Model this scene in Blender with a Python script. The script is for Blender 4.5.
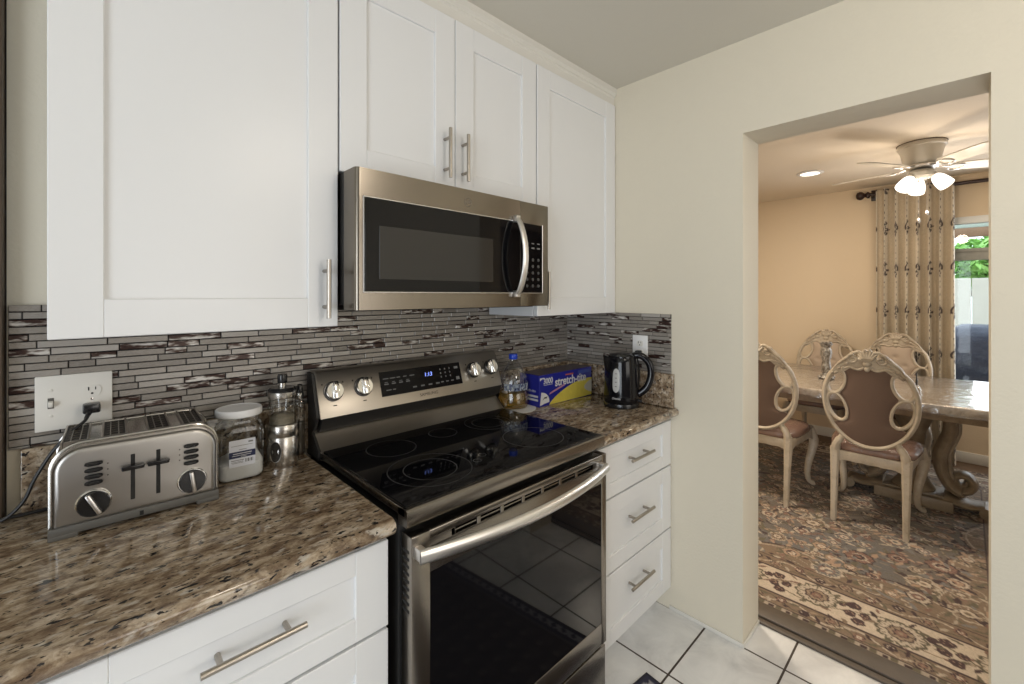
import bpy, bmesh, math, random
import numpy as np
from mathutils import Vector, Matrix, Euler
PI = math.pi
R = math.radians
random.seed(7)
for o in list(bpy.data.objects):
    bpy.data.objects.remove(o)
SC = bpy.context.scene
COL = SC.collection

# ---------------------------------------------------------------- camera, exposure, world, lights
F_PX = 439.0
EYE = 1.417
AZ = math.atan2(965 - 512, F_PX)
cam_data = bpy.data.cameras.new('camera')
cam_data.sensor_width = 36.0
cam_data.lens = F_PX / 1024 * 36
cam_data.shift_y = -(342 - 295.5) / 1024
cam_data.clip_start = 0.02
cam = bpy.data.objects.new('camera', cam_data)
COL.objects.link(cam)
cam.location = (0, 0, EYE)
cam.rotation_euler = (PI / 2, 0, AZ - PI / 2)
SC.camera = cam
vs = SC.view_settings
vs.view_transform = 'Standard'
vs.look = 'None'
vs.exposure = 0.09
vs.gamma = 1.0
vs.use_curve_mapping = False
SC.cycles.caustics_reflective = False
SC.cycles.caustics_refractive = False

world = bpy.data.worlds.new('sky')
SC.world = world
world.use_nodes = True
wn = world.node_tree
wn.nodes.clear()
w_out = wn.nodes.new('ShaderNodeOutputWorld')
w_bg = wn.nodes.new('ShaderNodeBackground')
w_bg.inputs['Color'].default_value = (0.80, 0.90, 1.0, 1)
w_bg.inputs['Strength'].default_value = 3.2
wn.links.new(w_bg.outputs[0], w_out.inputs[0])

def area_light(name, loc, rot, sx, sy, power, color):
    d = bpy.data.lights.new(name, 'AREA')
    d.shape = 'RECTANGLE'
    d.size = sx
    d.size_y = sy
    d.energy = power
    d.color = color
    o = bpy.data.objects.new(name, d)
    COL.objects.link(o)
    o.location = loc
    o.rotation_euler = rot
    return o
def point_light(name, loc, power, color, radius):
    d = bpy.data.lights.new(name, 'POINT')
    d.energy = power
    d.color = color
    d.shadow_soft_size = radius
    o = bpy.data.objects.new(name, d)
    COL.objects.link(o)
    o.location = loc
    return o
# added area lights: unseen fill behind the camera, and daylight inferred from the left
area_light('kitchen_back_fill', (1.0, -2.45, 1.5), (R(90), 0, 0), 1.6, 1.2, 17, (1.0, 0.95, 0.88))
area_light('kitchen_left_daylight', (-2.65, -0.9, 1.15), (R(90), 0, R(-90)), 2.0, 2.0, 74, (0.84, 0.915, 1.0))
# unseen fill point added under the kitchen ceiling, no fixture
point_light('kitchen_ceiling_fill', (0.85, -0.55, 2.2), 13, (1.0, 0.90, 0.78), 0.16)
# dining room: daylight through its window, its lamps, and two added ceiling fills
area_light('dining_window_daylight', (5.30, -0.75, 1.30), (R(90), 0, R(90)), 1.4, 1.4, 24, (0.90, 0.95, 1.0))
for (lx, ly, lp) in ((4.36, 0.905, 3), (2.95, 1.65, 40), (4.36, -1.4, 18)):  # first is the visible recessed lamp, the other two are unseen fills
    area_light('dining_recessed_and_fill', (lx, ly, 2.433), (0, 0, 0), 0.14 if lp < 5 else 0.34, 0.14, lp, (1.0, 0.87, 0.70)).data.shape = 'DISK'
FAN = Vector((4.06, 0.205, 2.445))
for (lx, ly) in ((3.93, 0.33), (4.02, 0.02), (4.22, 0.24)):
    point_light('dining_fan_bulb', (lx, ly, 2.02), 4.2, (1.0, 0.84, 0.66), 0.05)

# ---------------------------------------------------------------- helpers
def tag(o, label=None, cat=None, group=None, kind=None):
    if label: o['label'] = label
    if cat: o['category'] = cat
    if group: o['group'] = group
    if kind: o['kind'] = kind
    return o
def thing(name, label, cat, loc=(0, 0, 0), rz=0.0, group=None):
    o = bpy.data.objects.new(name, None)
    o.empty_display_size = 0.05
    COL.objects.link(o)
    o.location = loc
    o.rotation_euler = (0, 0, rz)
    return tag(o, label, cat, group)

class MB:
    """collects shapes, then links them as one mesh object"""
    def __init__(s):
        s.v = []; s.f = []; s.m = []; s.mi = 0
    def raw(s, verts, faces):
        b = len(s.v)
        s.v += [tuple(p) for p in verts]
        s.f += [tuple(i + b for i in f) for f in faces]
        s.m += [s.mi] * len(faces)
        return s
    def bm(s, bm, mat=None):
        bm.verts.index_update()
        vs_ = [(mat @ v.co if mat else v.co.copy()) for v in bm.verts]
        s.raw(vs_, [[v.index for v in f.verts] for f in bm.faces])
        bm.free()
        return s
    def box(s, x0, x1, y0, y1, z0, z1, bev=0.0, seg=2, mat=None):
        bm = bmesh.new()
        bmesh.ops.create_cube(bm, size=1.0)
        for v in bm.verts:
            v.co = Vector(((x0 + x1) / 2 + v.co.x * (x1 - x0), (y0 + y1) / 2 + v.co.y * (y1 - y0), (z0 + z1) / 2 + v.co.z * (z1 - z0)))
        if bev > 0:
            bmesh.ops.bevel(bm, geom=bm.edges[:], offset=bev, segments=seg, affect='EDGES', profile=0.5)
        return s.bm(bm, mat)
    def prism(s, pts, a, b, axis='y', bev=0.0, seg=2, mat=None):
        """polygon pts extruded from a to b along axis; the two others in order (x:yz, y:xz, z:xy)"""
        def mk(p, t):
            if axis == 'x': return Vector((t, p[0], p[1]))
            if axis == 'y': return Vector((p[0], t, p[1]))
            return Vector((p[0], p[1], t))
        bm = bmesh.new()
        va = [bm.verts.new(mk(p, a)) for p in pts]
        vb = [bm.verts.new(mk(p, b)) for p in pts]
        n = len(pts)
        f0 = bm.faces.new(va)
        f1 = bm.faces.new(list(reversed(vb)))
        for i in range(n):
            bm.faces.new((va[i], vb[i], vb[(i + 1) % n], va[(i + 1) % n]))
        bmesh.ops.recalc_face_normals(bm, faces=bm.faces[:])
        if bev > 0:
            ed = set(f0.edges[:]) | set(f1.edges[:])
            bmesh.ops.bevel(bm, geom=list(ed), offset=bev, segments=seg, affect='EDGES', profile=0.5)
        return s.bm(bm, mat)
    def tube(s, pts, rad, seg=10, closed=False, cap=True, flat=None, up=None):
        """round tube; rad number or list; flat=(a,b) scales the two cross axes"""
        P = [Vector(p) for p in pts]
        n = len(P)
        rr = rad if isinstance(rad, (list, tuple)) else [rad] * n
        fa, fb = flat or (1, 1)
        T = []
        for i in range(n):
            if closed: t = P[(i + 1) % n] - P[i - 1]
            else: t = P[min(i + 1, n - 1)] - P[max(i - 1, 0)]
            T.append(t.normalized() if t.length > 1e-9 else Vector((0, 0, 1)))
        if up is None:
            up_v = Vector((0, 0, 1)) if abs(T[0].z) < 0.9 else Vector((0, 1, 0))
        else: up_v = Vector(up)
        N = (up_v - T[0] * up_v.dot(T[0])).normalized()
        vv = []; ff = []
        for i in range(n):
            if up is not None:
                q = Vector(up)
                N2 = q - T[i] * q.dot(T[i])
            else:
                N2 = N - T[i] * N.dot(T[i])
            N = N2.normalized() if N2.length > 1e-6 else N
            B = T[i].cross(N)
            for k in range(seg):
                a = 2 * PI * k / seg
                vv.append(P[i] + N * (math.cos(a) * rr[i] * fa) + B * (math.sin(a) * rr[i] * fb))
        m = n if closed else n - 1
        for i in range(m):
            j = (i + 1) % n
            for k in range(seg):
                l = (k + 1) % seg
                ff.append((i * seg + k, i * seg + l, j * seg + l, j * seg + k))
        if not closed and cap:
            ff.append(tuple(range(seg - 1, -1, -1)))
            ff.append(tuple((n - 1) * seg + k for k in range(seg)))
        return s.raw(vv, ff)
    def lathe(s, prof, c=(0, 0, 0), seg=32, mat=None, sx=1.0, sy=1.0):
        vv = []; ff = []
        c = Vector(c)
        for (r, z) in prof:
            for k in range(seg):
                a = 2 * PI * k / seg
                vv.append(Vector((max(r, 1e-5) * math.cos(a) * sx, max(r, 1e-5) * math.sin(a) * sy, z)))
        n = len(prof)
        for i in range(n - 1):
            for k in range(seg):
                l = (k + 1) % seg
                ff.append((i * seg + k, i * seg + l, (i + 1) * seg + l, (i + 1) * seg + k))
        if prof[0][0] > 1e-4: ff.append(tuple(range(seg - 1, -1, -1)))
        if prof[-1][0] > 1e-4: ff.append(tuple((n - 1) * seg + k for k in range(seg)))
        if mat is not None: vv = [mat @ v for v in vv]
        return s.raw([v + c for v in vv], ff)
    def ball(s, c, rx, ry=None, rz=None, seg=14, rings=9, mat=None):
        ry = rx if ry is None else ry
        rz = rx if rz is None else rz
        vv = []; ff = []
        for i in range(rings + 1):
            t = PI * i / rings
            for k in range(seg):
                a = 2 * PI * k / seg
                p = Vector((math.sin(t) * math.cos(a) * rx, math.sin(t) * math.sin(a) * ry, math.cos(t) * rz))
                if mat is not None: p = mat @ p
                vv.append(p + Vector(c))
        for i in range(rings):
            for k in range(seg):
                l = (k + 1) % seg
                ff.append((i * seg + k, (i + 1) * seg + k, (i + 1) * seg + l, i * seg + l))
        return s.raw(vv, ff)
    def build(s, name, mats, parent=None, smooth=35, loc=None):
        me = bpy.data.meshes.new(name)
        me.from_pydata(s.v, [], s.f)
        if not isinstance(mats, (list, tuple)): mats = [mats]
        for m in mats: me.materials.append(m)
        if len(mats) > 1:
            me.polygons.foreach_set('material_index', s.m)
        bm = bmesh.new()
        bm.from_mesh(me)
        bmesh.ops.recalc_face_normals(bm, faces=bm.faces[:])
        bm.to_mesh(me)
        bm.free()
        if smooth:
            me.shade_smooth()
            me.set_sharp_from_angle(angle=R(smooth))
        o = bpy.data.objects.new(name, me)
        COL.objects.link(o)
        if parent: o.parent = parent
        if loc: o.location = loc
        return o
def struct(name, mb, m, smooth=35):
    o = mb.build(name, m, None, smooth)
    o['kind'] = 'structure'
    return o
def text(name, body, size, loc, rot, mat, parent=None, extrude=0.0004, ax='CENTER', sx=1.0, shear=0.0, bold=0.0):
    cu = bpy.data.curves.new(name, 'FONT')
    cu.body = body
    cu.size = size
    cu.extrude = extrude
    cu.align_x = ax
    cu.align_y = 'CENTER'
    cu.shear = shear
    cu.offset = bold
    tmp = bpy.data.objects.new(name + '_tmp', cu)
    COL.objects.link(tmp)
    dg = bpy.context.evaluated_depsgraph_get()
    me = bpy.data.meshes.new_from_object(tmp.evaluated_get(dg))
    bpy.data.objects.remove(tmp)
    bpy.data.curves.remove(cu)
    me.materials.clear()
    me.materials.append(mat)
    o = bpy.data.objects.new(name, me)
    COL.objects.link(o)
    o.location = loc
    o.rotation_euler = rot
    o.scale = (sx, 1, 1)
    if parent: o.parent = parent
    return o
def copy_tree(o, parent=None):
    c = o.copy()
    COL.objects.link(c)
    c.parent = parent
    for ch in list(o.children): copy_tree(ch, c)
    return c

# ---------------------------------------------------------------- materials
class NT:
    def __init__(s, name):
        s.mat = bpy.data.materials.new(name)
        s.mat.use_nodes = True
        s.t = s.mat.node_tree
        s.t.nodes.clear()
        s.out = s.n('ShaderNodeOutputMaterial')
    def n(s, typ, **kw):
        nd = s.t.nodes.new(typ)
        for k, v in kw.items():
            if hasattr(nd, k): setattr(nd, k, v)
        return nd
    def l(s, a, b): s.t.links.new(a, b)
    def bsdf(s, color=(.8, .8, .8), rough=.5, metal=0.0, **kw):
        b = s.n('ShaderNodeBsdfPrincipled')
        b.inputs['Base Color'].default_value = (*color, 1)
        b.inputs['Roughness'].default_value = rough
        b.inputs['Metallic'].default_value = metal
        for k, v in kw.items():
            b.inputs[k.replace('_', ' ')].default_value = v
        s.l(b.outputs[0], s.out.inputs[0])
        s.b = b
        return b
    def coords(s, scale=(1, 1, 1), rot=(0, 0, 0), loc=(0, 0, 0), kind='Object'):
        tc = s.n('ShaderNodeTexCoord')
        mp = s.n('ShaderNodeMapping')
        mp.inputs['Scale'].default_value = scale
        mp.inputs['Rotation'].default_value = rot
        mp.inputs['Location'].default_value = loc
        s.l(tc.outputs[kind], mp.inputs[0])
        return mp.outputs[0]
    def noise(s, vec, scale, detail=4, rough=.55, dist=0.0):
        n = s.n('ShaderNodeTexNoise')
        n.inputs['Scale'].default_value = scale
        n.inputs['Detail'].default_value = detail
        n.inputs['Roughness'].default_value = rough
        n.inputs['Distortion'].default_value = dist
        s.l(vec, n.inputs['Vector'])
        return n.outputs['Fac']
    def ramp(s, fac, stops, interp='LINEAR'):
        r = s.n('ShaderNodeValToRGB')
        r.color_ramp.interpolation = interp
        e = r.color_ramp.elements
        while len(e) < len(stops): e.new(0.5)
        for i, (p, c) in enumerate(stops):
            e[i].position = p
            e[i].color = (*c, 1) if len(c) == 3 else c
        s.l(fac, r.inputs[0])
        return r.outputs[0]
    def mix(s, fac, a, b, mode='MIX'):
        m = s.n('ShaderNodeMix', data_type='RGBA', blend_type=mode)
        for sock, val in ((m.inputs[0], fac), (m.inputs[6], a), (m.inputs[7], b)):
            if isinstance(val, (int, float)): sock.default_value = val
            elif isinstance(val, tuple): sock.default_value = (*val, 1)
            else: s.l(val, sock)
        return m.outputs[2]
    def bump(s, h, strength, dist=0.01):
        b = s.n('ShaderNodeBump')
        b.inputs['Strength'].default_value = strength
        b.inputs['Distance'].default_value = dist
        s.l(h, b.inputs['Height'])
        s.l(b.outputs[0], s.b.inputs['Normal'])

def plain(name, color, rough=.5, metal=0.0, nscale=0, bump=.1, bdist=.002, var=0.0, **kw):
    t = NT(name)
    t.bsdf(color, rough, metal, **kw)
    if nscale:
        v = t.coords()
        h = t.noise(v, nscale, 3)
        if bump: t.bump(h, bump, bdist)
        if var:
            c2 = tuple(max(0, c * (1 - var)) for c in color)
            t.l(t.mix(h, color, c2), t.b.inputs['Base Color'])
    return t.mat
def steel(name, color, rough=.28, stretch=(2, 2, 300), bump=.03):
    t = NT(name)
    t.bsdf(color, rough, 1.0)
    v = t.coords(stretch)
    h = t.noise(v, 3, 2)
    rr = t.n('ShaderNodeMapRange')
    rr.inputs['To Min'].default_value = rough - .02
    rr.inputs['To Max'].default_value = rough + .03
    t.l(h, rr.inputs[0])
    t.l(rr.outputs[0], t.b.inputs['Roughness'])
    if bump: t.bump(h, bump * .4, .0006)
    return t.mat
def clear(name, tint=(1, 1, 1), gloss=.12, rough=.03):
    t = NT(name)
    tr = t.n('ShaderNodeBsdfTransparent'); tr.inputs[0].default_value = (*tint, 1)
    gl = t.n('ShaderNodeBsdfGlossy'); gl.inputs['Roughness'].default_value = rough
    lw = t.n('ShaderNodeLayerWeight'); lw.inputs['Blend'].default_value = .35
    ma = t.n('ShaderNodeMath', operation='MULTIPLY_ADD')
    ma.inputs[1].default_value = .55
    ma.inputs[2].default_value = gloss * .35
    t.l(lw.outputs['Facing'], ma.inputs[0])
    mx = t.n('ShaderNodeMixShader')
    t.l(ma.outputs[0], mx.inputs[0]); t.l(tr.outputs[0], mx.inputs[1]); t.l(gl.outputs[0], mx.inputs[2])
    t.l(mx.outputs[0], t.out.inputs[0])
    t.gl = gl
    return t
def emit(name, color, strength):
    t = NT(name)
    e = t.n('ShaderNodeEmission')
    e.inputs[0].default_value = (*color, 1)
    e.inputs[1].default_value = strength
    t.l(e.outputs[0], t.out.inputs[0])
    return t.mat
def wall_paint(name, color, bump=.25):
    t = NT(name)
    t.bsdf(color, .75)
    v = t.coords()
    h = t.noise(v, 95, 3, .5)
    t.bump(h, bump, .004)
    big = t.noise(v, 1.3, 2)
    t.l(t.mix(big, color, tuple(c * .96 for c in color)), t.b.inputs['Base Color'])
    return t.mat

M_WALL = wall_paint('cream_wall_paint', (.72, .665, .545))
M_WALL_D = wall_paint('tan_dining_wall_paint', (.68, .555, .40))
M_CEIL = wall_paint('ceiling_paint', (.66, .63, .56), .15)
M_CEIL_D = wall_paint('dining_ceiling_paint', (.76, .68, .57), .15)
M_WHITE = plain('white_cabinet_paint', (.76, .765, .77), .32, nscale=60, bump=.02)
M_TRIM = plain('white_trim_paint', (.70, .68, .63), .4, nscale=60, bump=.02)
M_BROWN = plain('dark_brown_wood', (.095, .062, .036), .5, nscale=30, var=.5)
M_STEEL = steel('brushed_steel', (.29, .265, .235), .25, (3, 500, 500), .012)
M_STEELM = steel('microwave_steel', (.215, .190, .158), .25, (3, 500, 500), .012)
M_STEELB = steel('backguard_steel', (.41, .375, .33), .33, (3, 500, 500), .012)
M_STEEL_V = steel('brushed_steel_upright', (.56, .535, .50), .25, (300, 300, 2))
M_STEELD = steel('dark_brushed_steel', (.33, .30, .27), .30, (2, 300, 300))
M_NICKEL = plain('satin_nickel', (.42, .385, .34), .28, 1.0, nscale=200, bump=.02)
M_CHROME = plain('bright_chrome', (.80, .79, .77), .10, 1.0, nscale=40, bump=.01)
M_SATIN = plain('satin_steel_bar', (.72, .70, .68), .32, 1.0, nscale=200, bump=.02)
M_BLACKGL = plain('black_glass', (.004, .004, .005), .04, nscale=5, bump=.0, **{'Specular_IOR_Level': .28})
M_BLACKPL = plain('black_plastic', (.012, .012, .013), .22, nscale=90, bump=.02)
M_BLACKMT = plain('black_matte_metal', (.015, .014, .013), .55, nscale=90, bump=.05)
M_DARK = plain('dark_recess', (.010, .009, .008), .8, nscale=40, bump=.05)
M_GREYPL = plain('grey_plastic', (.10, .095, .085), .5, nscale=200, bump=.05)
M_IVORY = plain('ivory_plastic', (.75, .73, .68), .35, nscale=60, bump=.01)
M_WHITEPL = plain('white_plastic', (.80, .80, .80), .38, nscale=60, bump=.01)
M_PRINT = plain('white_print', (.62, .62, .62), .6, nscale=30, bump=0)
M_PRINTG = plain('grey_print', (.16, .16, .16), .6, nscale=30, bump=0)
M_PRINTF = plain('faint_print', (.055, .055, .055), .6, nscale=30, bump=0)
M_PRINTD = plain('dark_print', (.03, .025, .02), .6, nscale=30, bump=0)
M_NAVY = plain('navy_print', (.012, .018, .07), .5, nscale=30, bump=0)
M_CORD = plain('black_rubber_cord', (.010, .010, .011), .45, nscale=200, bump=.03)

def granite(name, rot=0.0, stretch=2.6):
    t = NT(name)
    t.bsdf((.3, .2, .12), .10)
    t.b.inputs['Coat Weight'].default_value = .25
    t.b.inputs['Coat Roughness'].default_value = .04
    v = t.coords((1 / stretch, 1, 1), rot=(0, 0, rot))
    # warm ground
    g = t.noise(v, 34, 6, .66, .5)
    base = t.ramp(g, [(.30, (.075, .048, .030)), (.42, (.19, .130, .082)), (.51, (.32, .245, .165)), (.61, (.48, .395, .30)), (.73, (.60, .54, .46))])
    g2 = t.noise(v, 75, 5, .7, .5)
    base = t.mix(t.ramp(g2, [(.48, (0, 0, 0)), (.64, (.75, .75, .75))]), base, (.095, .060, .038))
    # grey-white crystals
    vo = t.n('ShaderNodeTexVoronoi'); vo.inputs['Scale'].default_value = 85
    t.l(v, vo.inputs['Vector'])
    g3 = t.noise(v, 46, 4, .6)
    m3 = t.ramp(g3, [(.58, (0, 0, 0)), (.68, (.8, .8, .8))])
    base = t.mix(m3, base, (.50, .46, .40))
    # black flecks
    g4 = t.noise(v, 84, 3, .55, .3)
    m4 = t.ramp(g4, [(.60, (0, 0, 0)), (.645, (1, 1, 1))])
    base = t.mix(m4, base, (.012, .010, .010))
    g5 = t.noise(v, 150, 2, .5)
    m5 = t.ramp(g5, [(.66, (0, 0, 0)), (.70, (1, 1, 1))])
    base = t.mix(m5, base, (.018, .014, .012))
    t.l(base, t.b.inputs['Base Color'])
    t.bump(g2, .02, .001)
    return t.mat
M_GRANITE = granite('brown_granite', 0.10, 2.1)
M_GRANITE_S = granite('brown_granite_upstand', 0.0, 1.1)

def tile_floor():
    t = NT('white_floor_tile')
    t.bsdf((.7, .7, .68), .22)
    v = t.coords(loc=(-1.561 / .3365 * 0, 0, 0))
    sx = t.n('ShaderNodeSeparateXYZ'); t.l(v, sx.inputs[0])
    def line(sock, off, per, w):
        a = t.n('ShaderNodeMath', operation='SUBTRACT'); t.l(sock, a.inputs[0]); a.inputs[1].default_value = off - per * 20
        m = t.n('ShaderNodeMath', operation='MODULO'); t.l(a.outputs[0], m.inputs[0]); m.inputs[1].default_value = per
        c = t.n('ShaderNodeMath', operation='SUBTRACT'); t.l(m.outputs[0], c.inputs[0]); c.inputs[1].default_value = per / 2
        b = t.n('ShaderNodeMath', operation='ABSOLUTE'); t.l(c.outputs[0], b.inputs[0])
        g = t.n('ShaderNodeMath', operation='GREATER_THAN'); t.l(b.outputs[0], g.inputs[0]); g.inputs[1].default_value = per / 2 - w / 2
        return g.outputs[0]
    gx = line(sx.outputs[0], 1.561, .3365, .0075)
    gy = line(sx.outputs[1], .772, .2965, .0075)
    mx = t.n('ShaderNodeMath', operation='MAXIMUM'); t.l(gx, mx.inputs[0]); t.l(gy, mx.inputs[1])
    n = t.noise(v, 5.5, 5, .6, .8)
    col = t.ramp(n, [(.32, (.60, .60, .60)), (.5, (.73, .73, .725)), (.68, (.82, .82, .81))])
    col = t.mix(mx.outputs[0], col, (.055, .040, .032))
    t.l(col, t.b.inputs['Base Color'])
    rg = t.n('ShaderNodeMapRange'); rg.inputs['To Min'].default_value = .20; rg.inputs['To Max'].default_value = .8
    t.l(mx.outputs[0], rg.inputs[0]); t.l(rg.outputs[0], t.b.inputs['Roughness'])
    inv = t.n('ShaderNodeMath', operation='SUBTRACT'); inv.inputs[0].default_value = 1; t.l(mx.outputs[0], inv.inputs[1])
    t.bump(inv.outputs[0], .5, .003)
    return t.mat
M_TILE = tile_floor()

def mosaic_mat():
    t = NT('metallic_mosaic_tile')
    t.bsdf((.4, .39, .37), .34, .35)
    at = t.n('ShaderNodeAttribute'); at.attribute_name = 'tile'
    sp = t.n('ShaderNodeSeparateColor'); t.l(at.outputs['Color'], sp.inputs[0])
    tone = t.ramp(sp.outputs[0], [(0, (.185, .162, .138)), (.5, (.275, .247, .215)), (1, (.40, .375, .345))])
    v = t.coords((9, 9, 40))
    ad = t.n('ShaderNodeVectorMath', operation='ADD'); t.l(v, ad.inputs[0])
    cb = t.n('ShaderNodeCombineXYZ'); t.l(sp.outputs[2], cb.inputs[2])
    sc = t.n('ShaderNodeVectorMath', operation='SCALE'); t.l(cb.outputs[0], sc.inputs[0]); sc.inputs['Scale'].default_value = 40
    t.l(sc.outputs[0], ad.inputs[1])
    n = t.noise(ad.outputs[0], 2.2, 3, .6)
    mott = t.ramp(n, [(.36, (.65, .63, .60)), (.45, (.36, .33, .30)), (.52, (.055, .028, .020)), (.62, (.030, .012, .010))])
    fin = t.noise(t.coords((60, 60, 300)), 3, 2)
    tone = t.mix(t.ramp(fin, [(.3, (0, 0, 0)), (.7, (.25, .25, .25))]), tone, (.55, .54, .52))
    col = t.mix(sp.outputs[1], tone, mott)
    t.l(col, t.b.inputs['Base Color'])
    return t.mat
M_MOSAIC = mosaic_mat()
M_GROUT = plain('dark_grout', (.014, .012, .011), .85, nscale=200, bump=.1)

def vcol_mat(name, attr, rough=.9, nscale=350, bump=.3, bdist=.003, sheen=0.0, transl=0.0):
    t = NT(name)
    t.bsdf((.5, .5, .5), rough)
    at = t.n('ShaderNodeAttribute'); at.attribute_name = attr
    v = t.coords()
    n = t.noise(v, nscale, 2)
    c = t.mix(t.ramp(n, [(.3, (.0, .0, .0)), (.7, (.28, .28, .28))]), at.outputs['Color'], (0.02, .015, .01))
    t.l(c, t.b.inputs['Base Color'])
    t.b.inputs['Sheen Weight'].default_value = sheen
    t.bump(n, bump, bdist)
    return t.mat

# ---------------------------------------------------------------- room shell
XR = 1.896      # kitchen face of the doorway wall
XR2 = 2.085     # dining face
YB = 1.522      # range wall
CZ = 2.445
DY0, DY1, DZ = -0.053, 0.622, 2.070     # doorway
XD = 5.36       # dining window wall

struct('floor', MB().box(-2.8, XR2 + .002, -2.6, YB + .6, -.08, 0.0), M_TILE)
struct('floor_dining', MB().box(XR2 + .002, XD + .15, -2.6, 3.2, -.08, 0.0), plain('dining_wood_floor', (.16, .10, .06), .5, nscale=12, var=.4))
struct('ceiling', MB().box(-2.8, XR, -2.6, YB + .6, CZ, CZ + .1), M_CEIL)
struct('ceiling_dining', MB().box(XR2, XD + .15, -2.6, 3.2, CZ, CZ + .1), M_CEIL_D)
struct('wall_back', MB().box(-.131, XR, YB, YB + .12, 0, CZ), M_WALL)
struct('wall_hall', MB().box(-2.8, -.131, YB + .48, YB + .6, 0, CZ), M_WALL)
struct('wall_left', MB().box(-2.9, -2.8, -2.6, YB + .6, 0, CZ), M_WALL)
struct('wall_front', MB().box(-2.9, XD + .15, -2.7, -2.6, 0, CZ), plain('dark_front_wall', (.15, .11, .08), .6, nscale=9, var=.3))  # unseen wall given a dark tone to darken reflections in steel and glass
struct('trim_1', MB().box(-.175, -.134, YB - .035, YB + .16, 0, CZ, .004), M_BROWN)
# doorway wall: one body with the opening, painted cream on this side and tan on the dining side
def doorway_wall():
    m = MB()
    xa, xb = XR, XR2
    pts = [(-2.6, 0), (DY0, 0), (DY0, DZ), (DY1, DZ), (DY1, 0), (3.2, 0), (3.2, CZ), (-2.6, CZ)]
    m.prism(pts, xa, xb, 'x')
    return m
struct('wall_right', doorway_wall(), M_WALL, smooth=0)
struct('wall_dining_left', MB().box(XR2, XD + .15, 3.2, 3.3, 0, CZ), M_WALL_D)
WY0, WY1, WZ0, WZ1 = -1.55, 0.16, 0.50, 2.085
def window_wall():
    m = MB()
    m.box(XD, XD + .15, WY1, 3.2, 0, CZ)
    m.box(XD, XD + .15, -2.6, WY0, 0, CZ)
    m.box(XD, XD + .15, WY0, WY1, 0, WZ0)
    m.box(XD, XD + .15, WY0, WY1, WZ1, CZ)
    return m
struct('wall_dining_window', window_wall(), M_WALL_D)
# baseboards and grout-worn threshold
struct('baseboard_right', MB().box(XR - .006, XR, DY1, .93, 0, .018, .002).box(XR - .006, XR2, DY1 - .006, DY1 + .0, 0, .018, .002), M_TRIM)
struct('baseboard_dining', MB().box(XD - .012, XD, -2.5, 3.1, 0, .09, .003), M_TRIM)
M_TAUPE = plain('taupe_wood', (.115, .09, .068), .5, nscale=25, var=.35)
struct('trim_2', MB().box(XR2 + .0, XR2 + .03, DY0 - .3, DY1 + .3, 0, .010, .003).box(XR2 + .036, XR2 + .135, DY0 - .3, DY1 + .3, 0, .016, .004).box(XR2 + .02, XR2 + .05, DY0 - .3, DY1 + .3, 0, .005), M_TAUPE)
# crown moulding over the wall cabinets
cr = MB()
cr.prism([(YB, 2.363), (1.222, 2.363), (1.222, 2.398), (1.216, 2.404), (1.216, 2.41), (1.207, 2.42), (1.207, CZ), (YB, CZ)], -.054, XR - .001, 'x')
struct('trim_3', cr, M_TRIM, 20)

# mosaic splashback, every strip modelled in one sheet
def mosaic(name, u0, u1, z0, z1, place, seed, mid_gap=None):
    rnd = random.Random(seed)
    m = MB()
    cols = []
    m.mi = 1
    pv = [place(u0, 0.0, z0), place(u1, 0.0, z0), place(u1, 0.0, z1), place(u0, 0.0, z1)]
    m.raw(pv, [(0, 1, 2, 3)])
    cols += [(0, 0, 0)] * 4
    m.mi = 0
    pitch = .0172; g = .0021
    z = z1
    while z > z0 + .004:
        za = max(z - pitch + g, z0)
        u = u0
        first = True
        while u < u1 - .002:
            L = rnd.choice((.048, .072, .098, .098, .122))
            if first: L *= rnd.uniform(.35, 1.0); first = False
            ub = min(u + L - g, u1)
            if ub - u > .004:
                tl = rnd.gauss(0, .00025); tz = rnd.gauss(0, .0002)
                d = .006; e = .0011
                c = (rnd.betavariate(2.2, 2.2), 1.0 if rnd.random() < .2 else 0.0, rnd.random())
                vs_ = [place(u, .001, za), place(ub, .001, za), place(ub, .001, z), place(u, .001, z),
                       place(u, d - e + tl + tz, za), place(ub, d - e - tl + tz, za), place(ub, d - e - tl - tz, z), place(u, d - e + tl - tz, z),
                       place(u + e, d + tl + tz, za + e), place(ub - e, d - tl + tz, za + e), place(ub - e, d - tl - tz, z - e), place(u + e, d + tl - tz, z - e)]
                m.raw(vs_, [(8, 9, 10, 11), (4, 5, 9, 8), (5, 6, 10, 9), (6, 7, 11, 10), (7, 4, 8, 11), (0, 1, 5, 4), (1, 2, 6, 5), (2, 3, 7, 6), (3, 0, 4, 7)])
                cols += [c] * 12
            u += L
        z -= pitch
    me = bpy.data.meshes.new(name)
    me.from_pydata([tuple(p) for p in m.v], [], m.f)
    me.materials.append(M_MOSAIC); me.materials.append(M_GROUT)
    me.polygons.foreach_set('material_index', m.m)
    at = me.color_attributes.new('tile', 'FLOAT_COLOR', 'POINT')
    at.data.foreach_set('color', [x for c in cols for x in (*c, 1)])
    o = bpy.data.objects.new(name, me)
    COL.objects.link(o)
    o['kind'] = 'structure'
    o['label'] = 'mosaic strip tile splashback'
    return o
mosaic('wall_tile_back', -.128, XR - .001, 1.064, 1.395, lambda u, d, z: (u, YB - .003 - d, z), 3)
mosaic('wall_tile_right', .921, YB - .003, 1.064, 1.332, lambda u, d, z: (XR - .003 - d, YB - .003 + .921 - u, z), 5)
sp = MB()
sp.box(-.108, .523, YB - .026, YB - .003, .915, 1.064, .003)
sp.box(1.312, XR - .003, YB - .026, YB - .003, .915, 1.064, .003)
sp.box(XR - .026, XR - .003, .905, YB - .026, .915, 1.064, .003)
struct('trim_4', sp, M_GRANITE_S)

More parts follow.
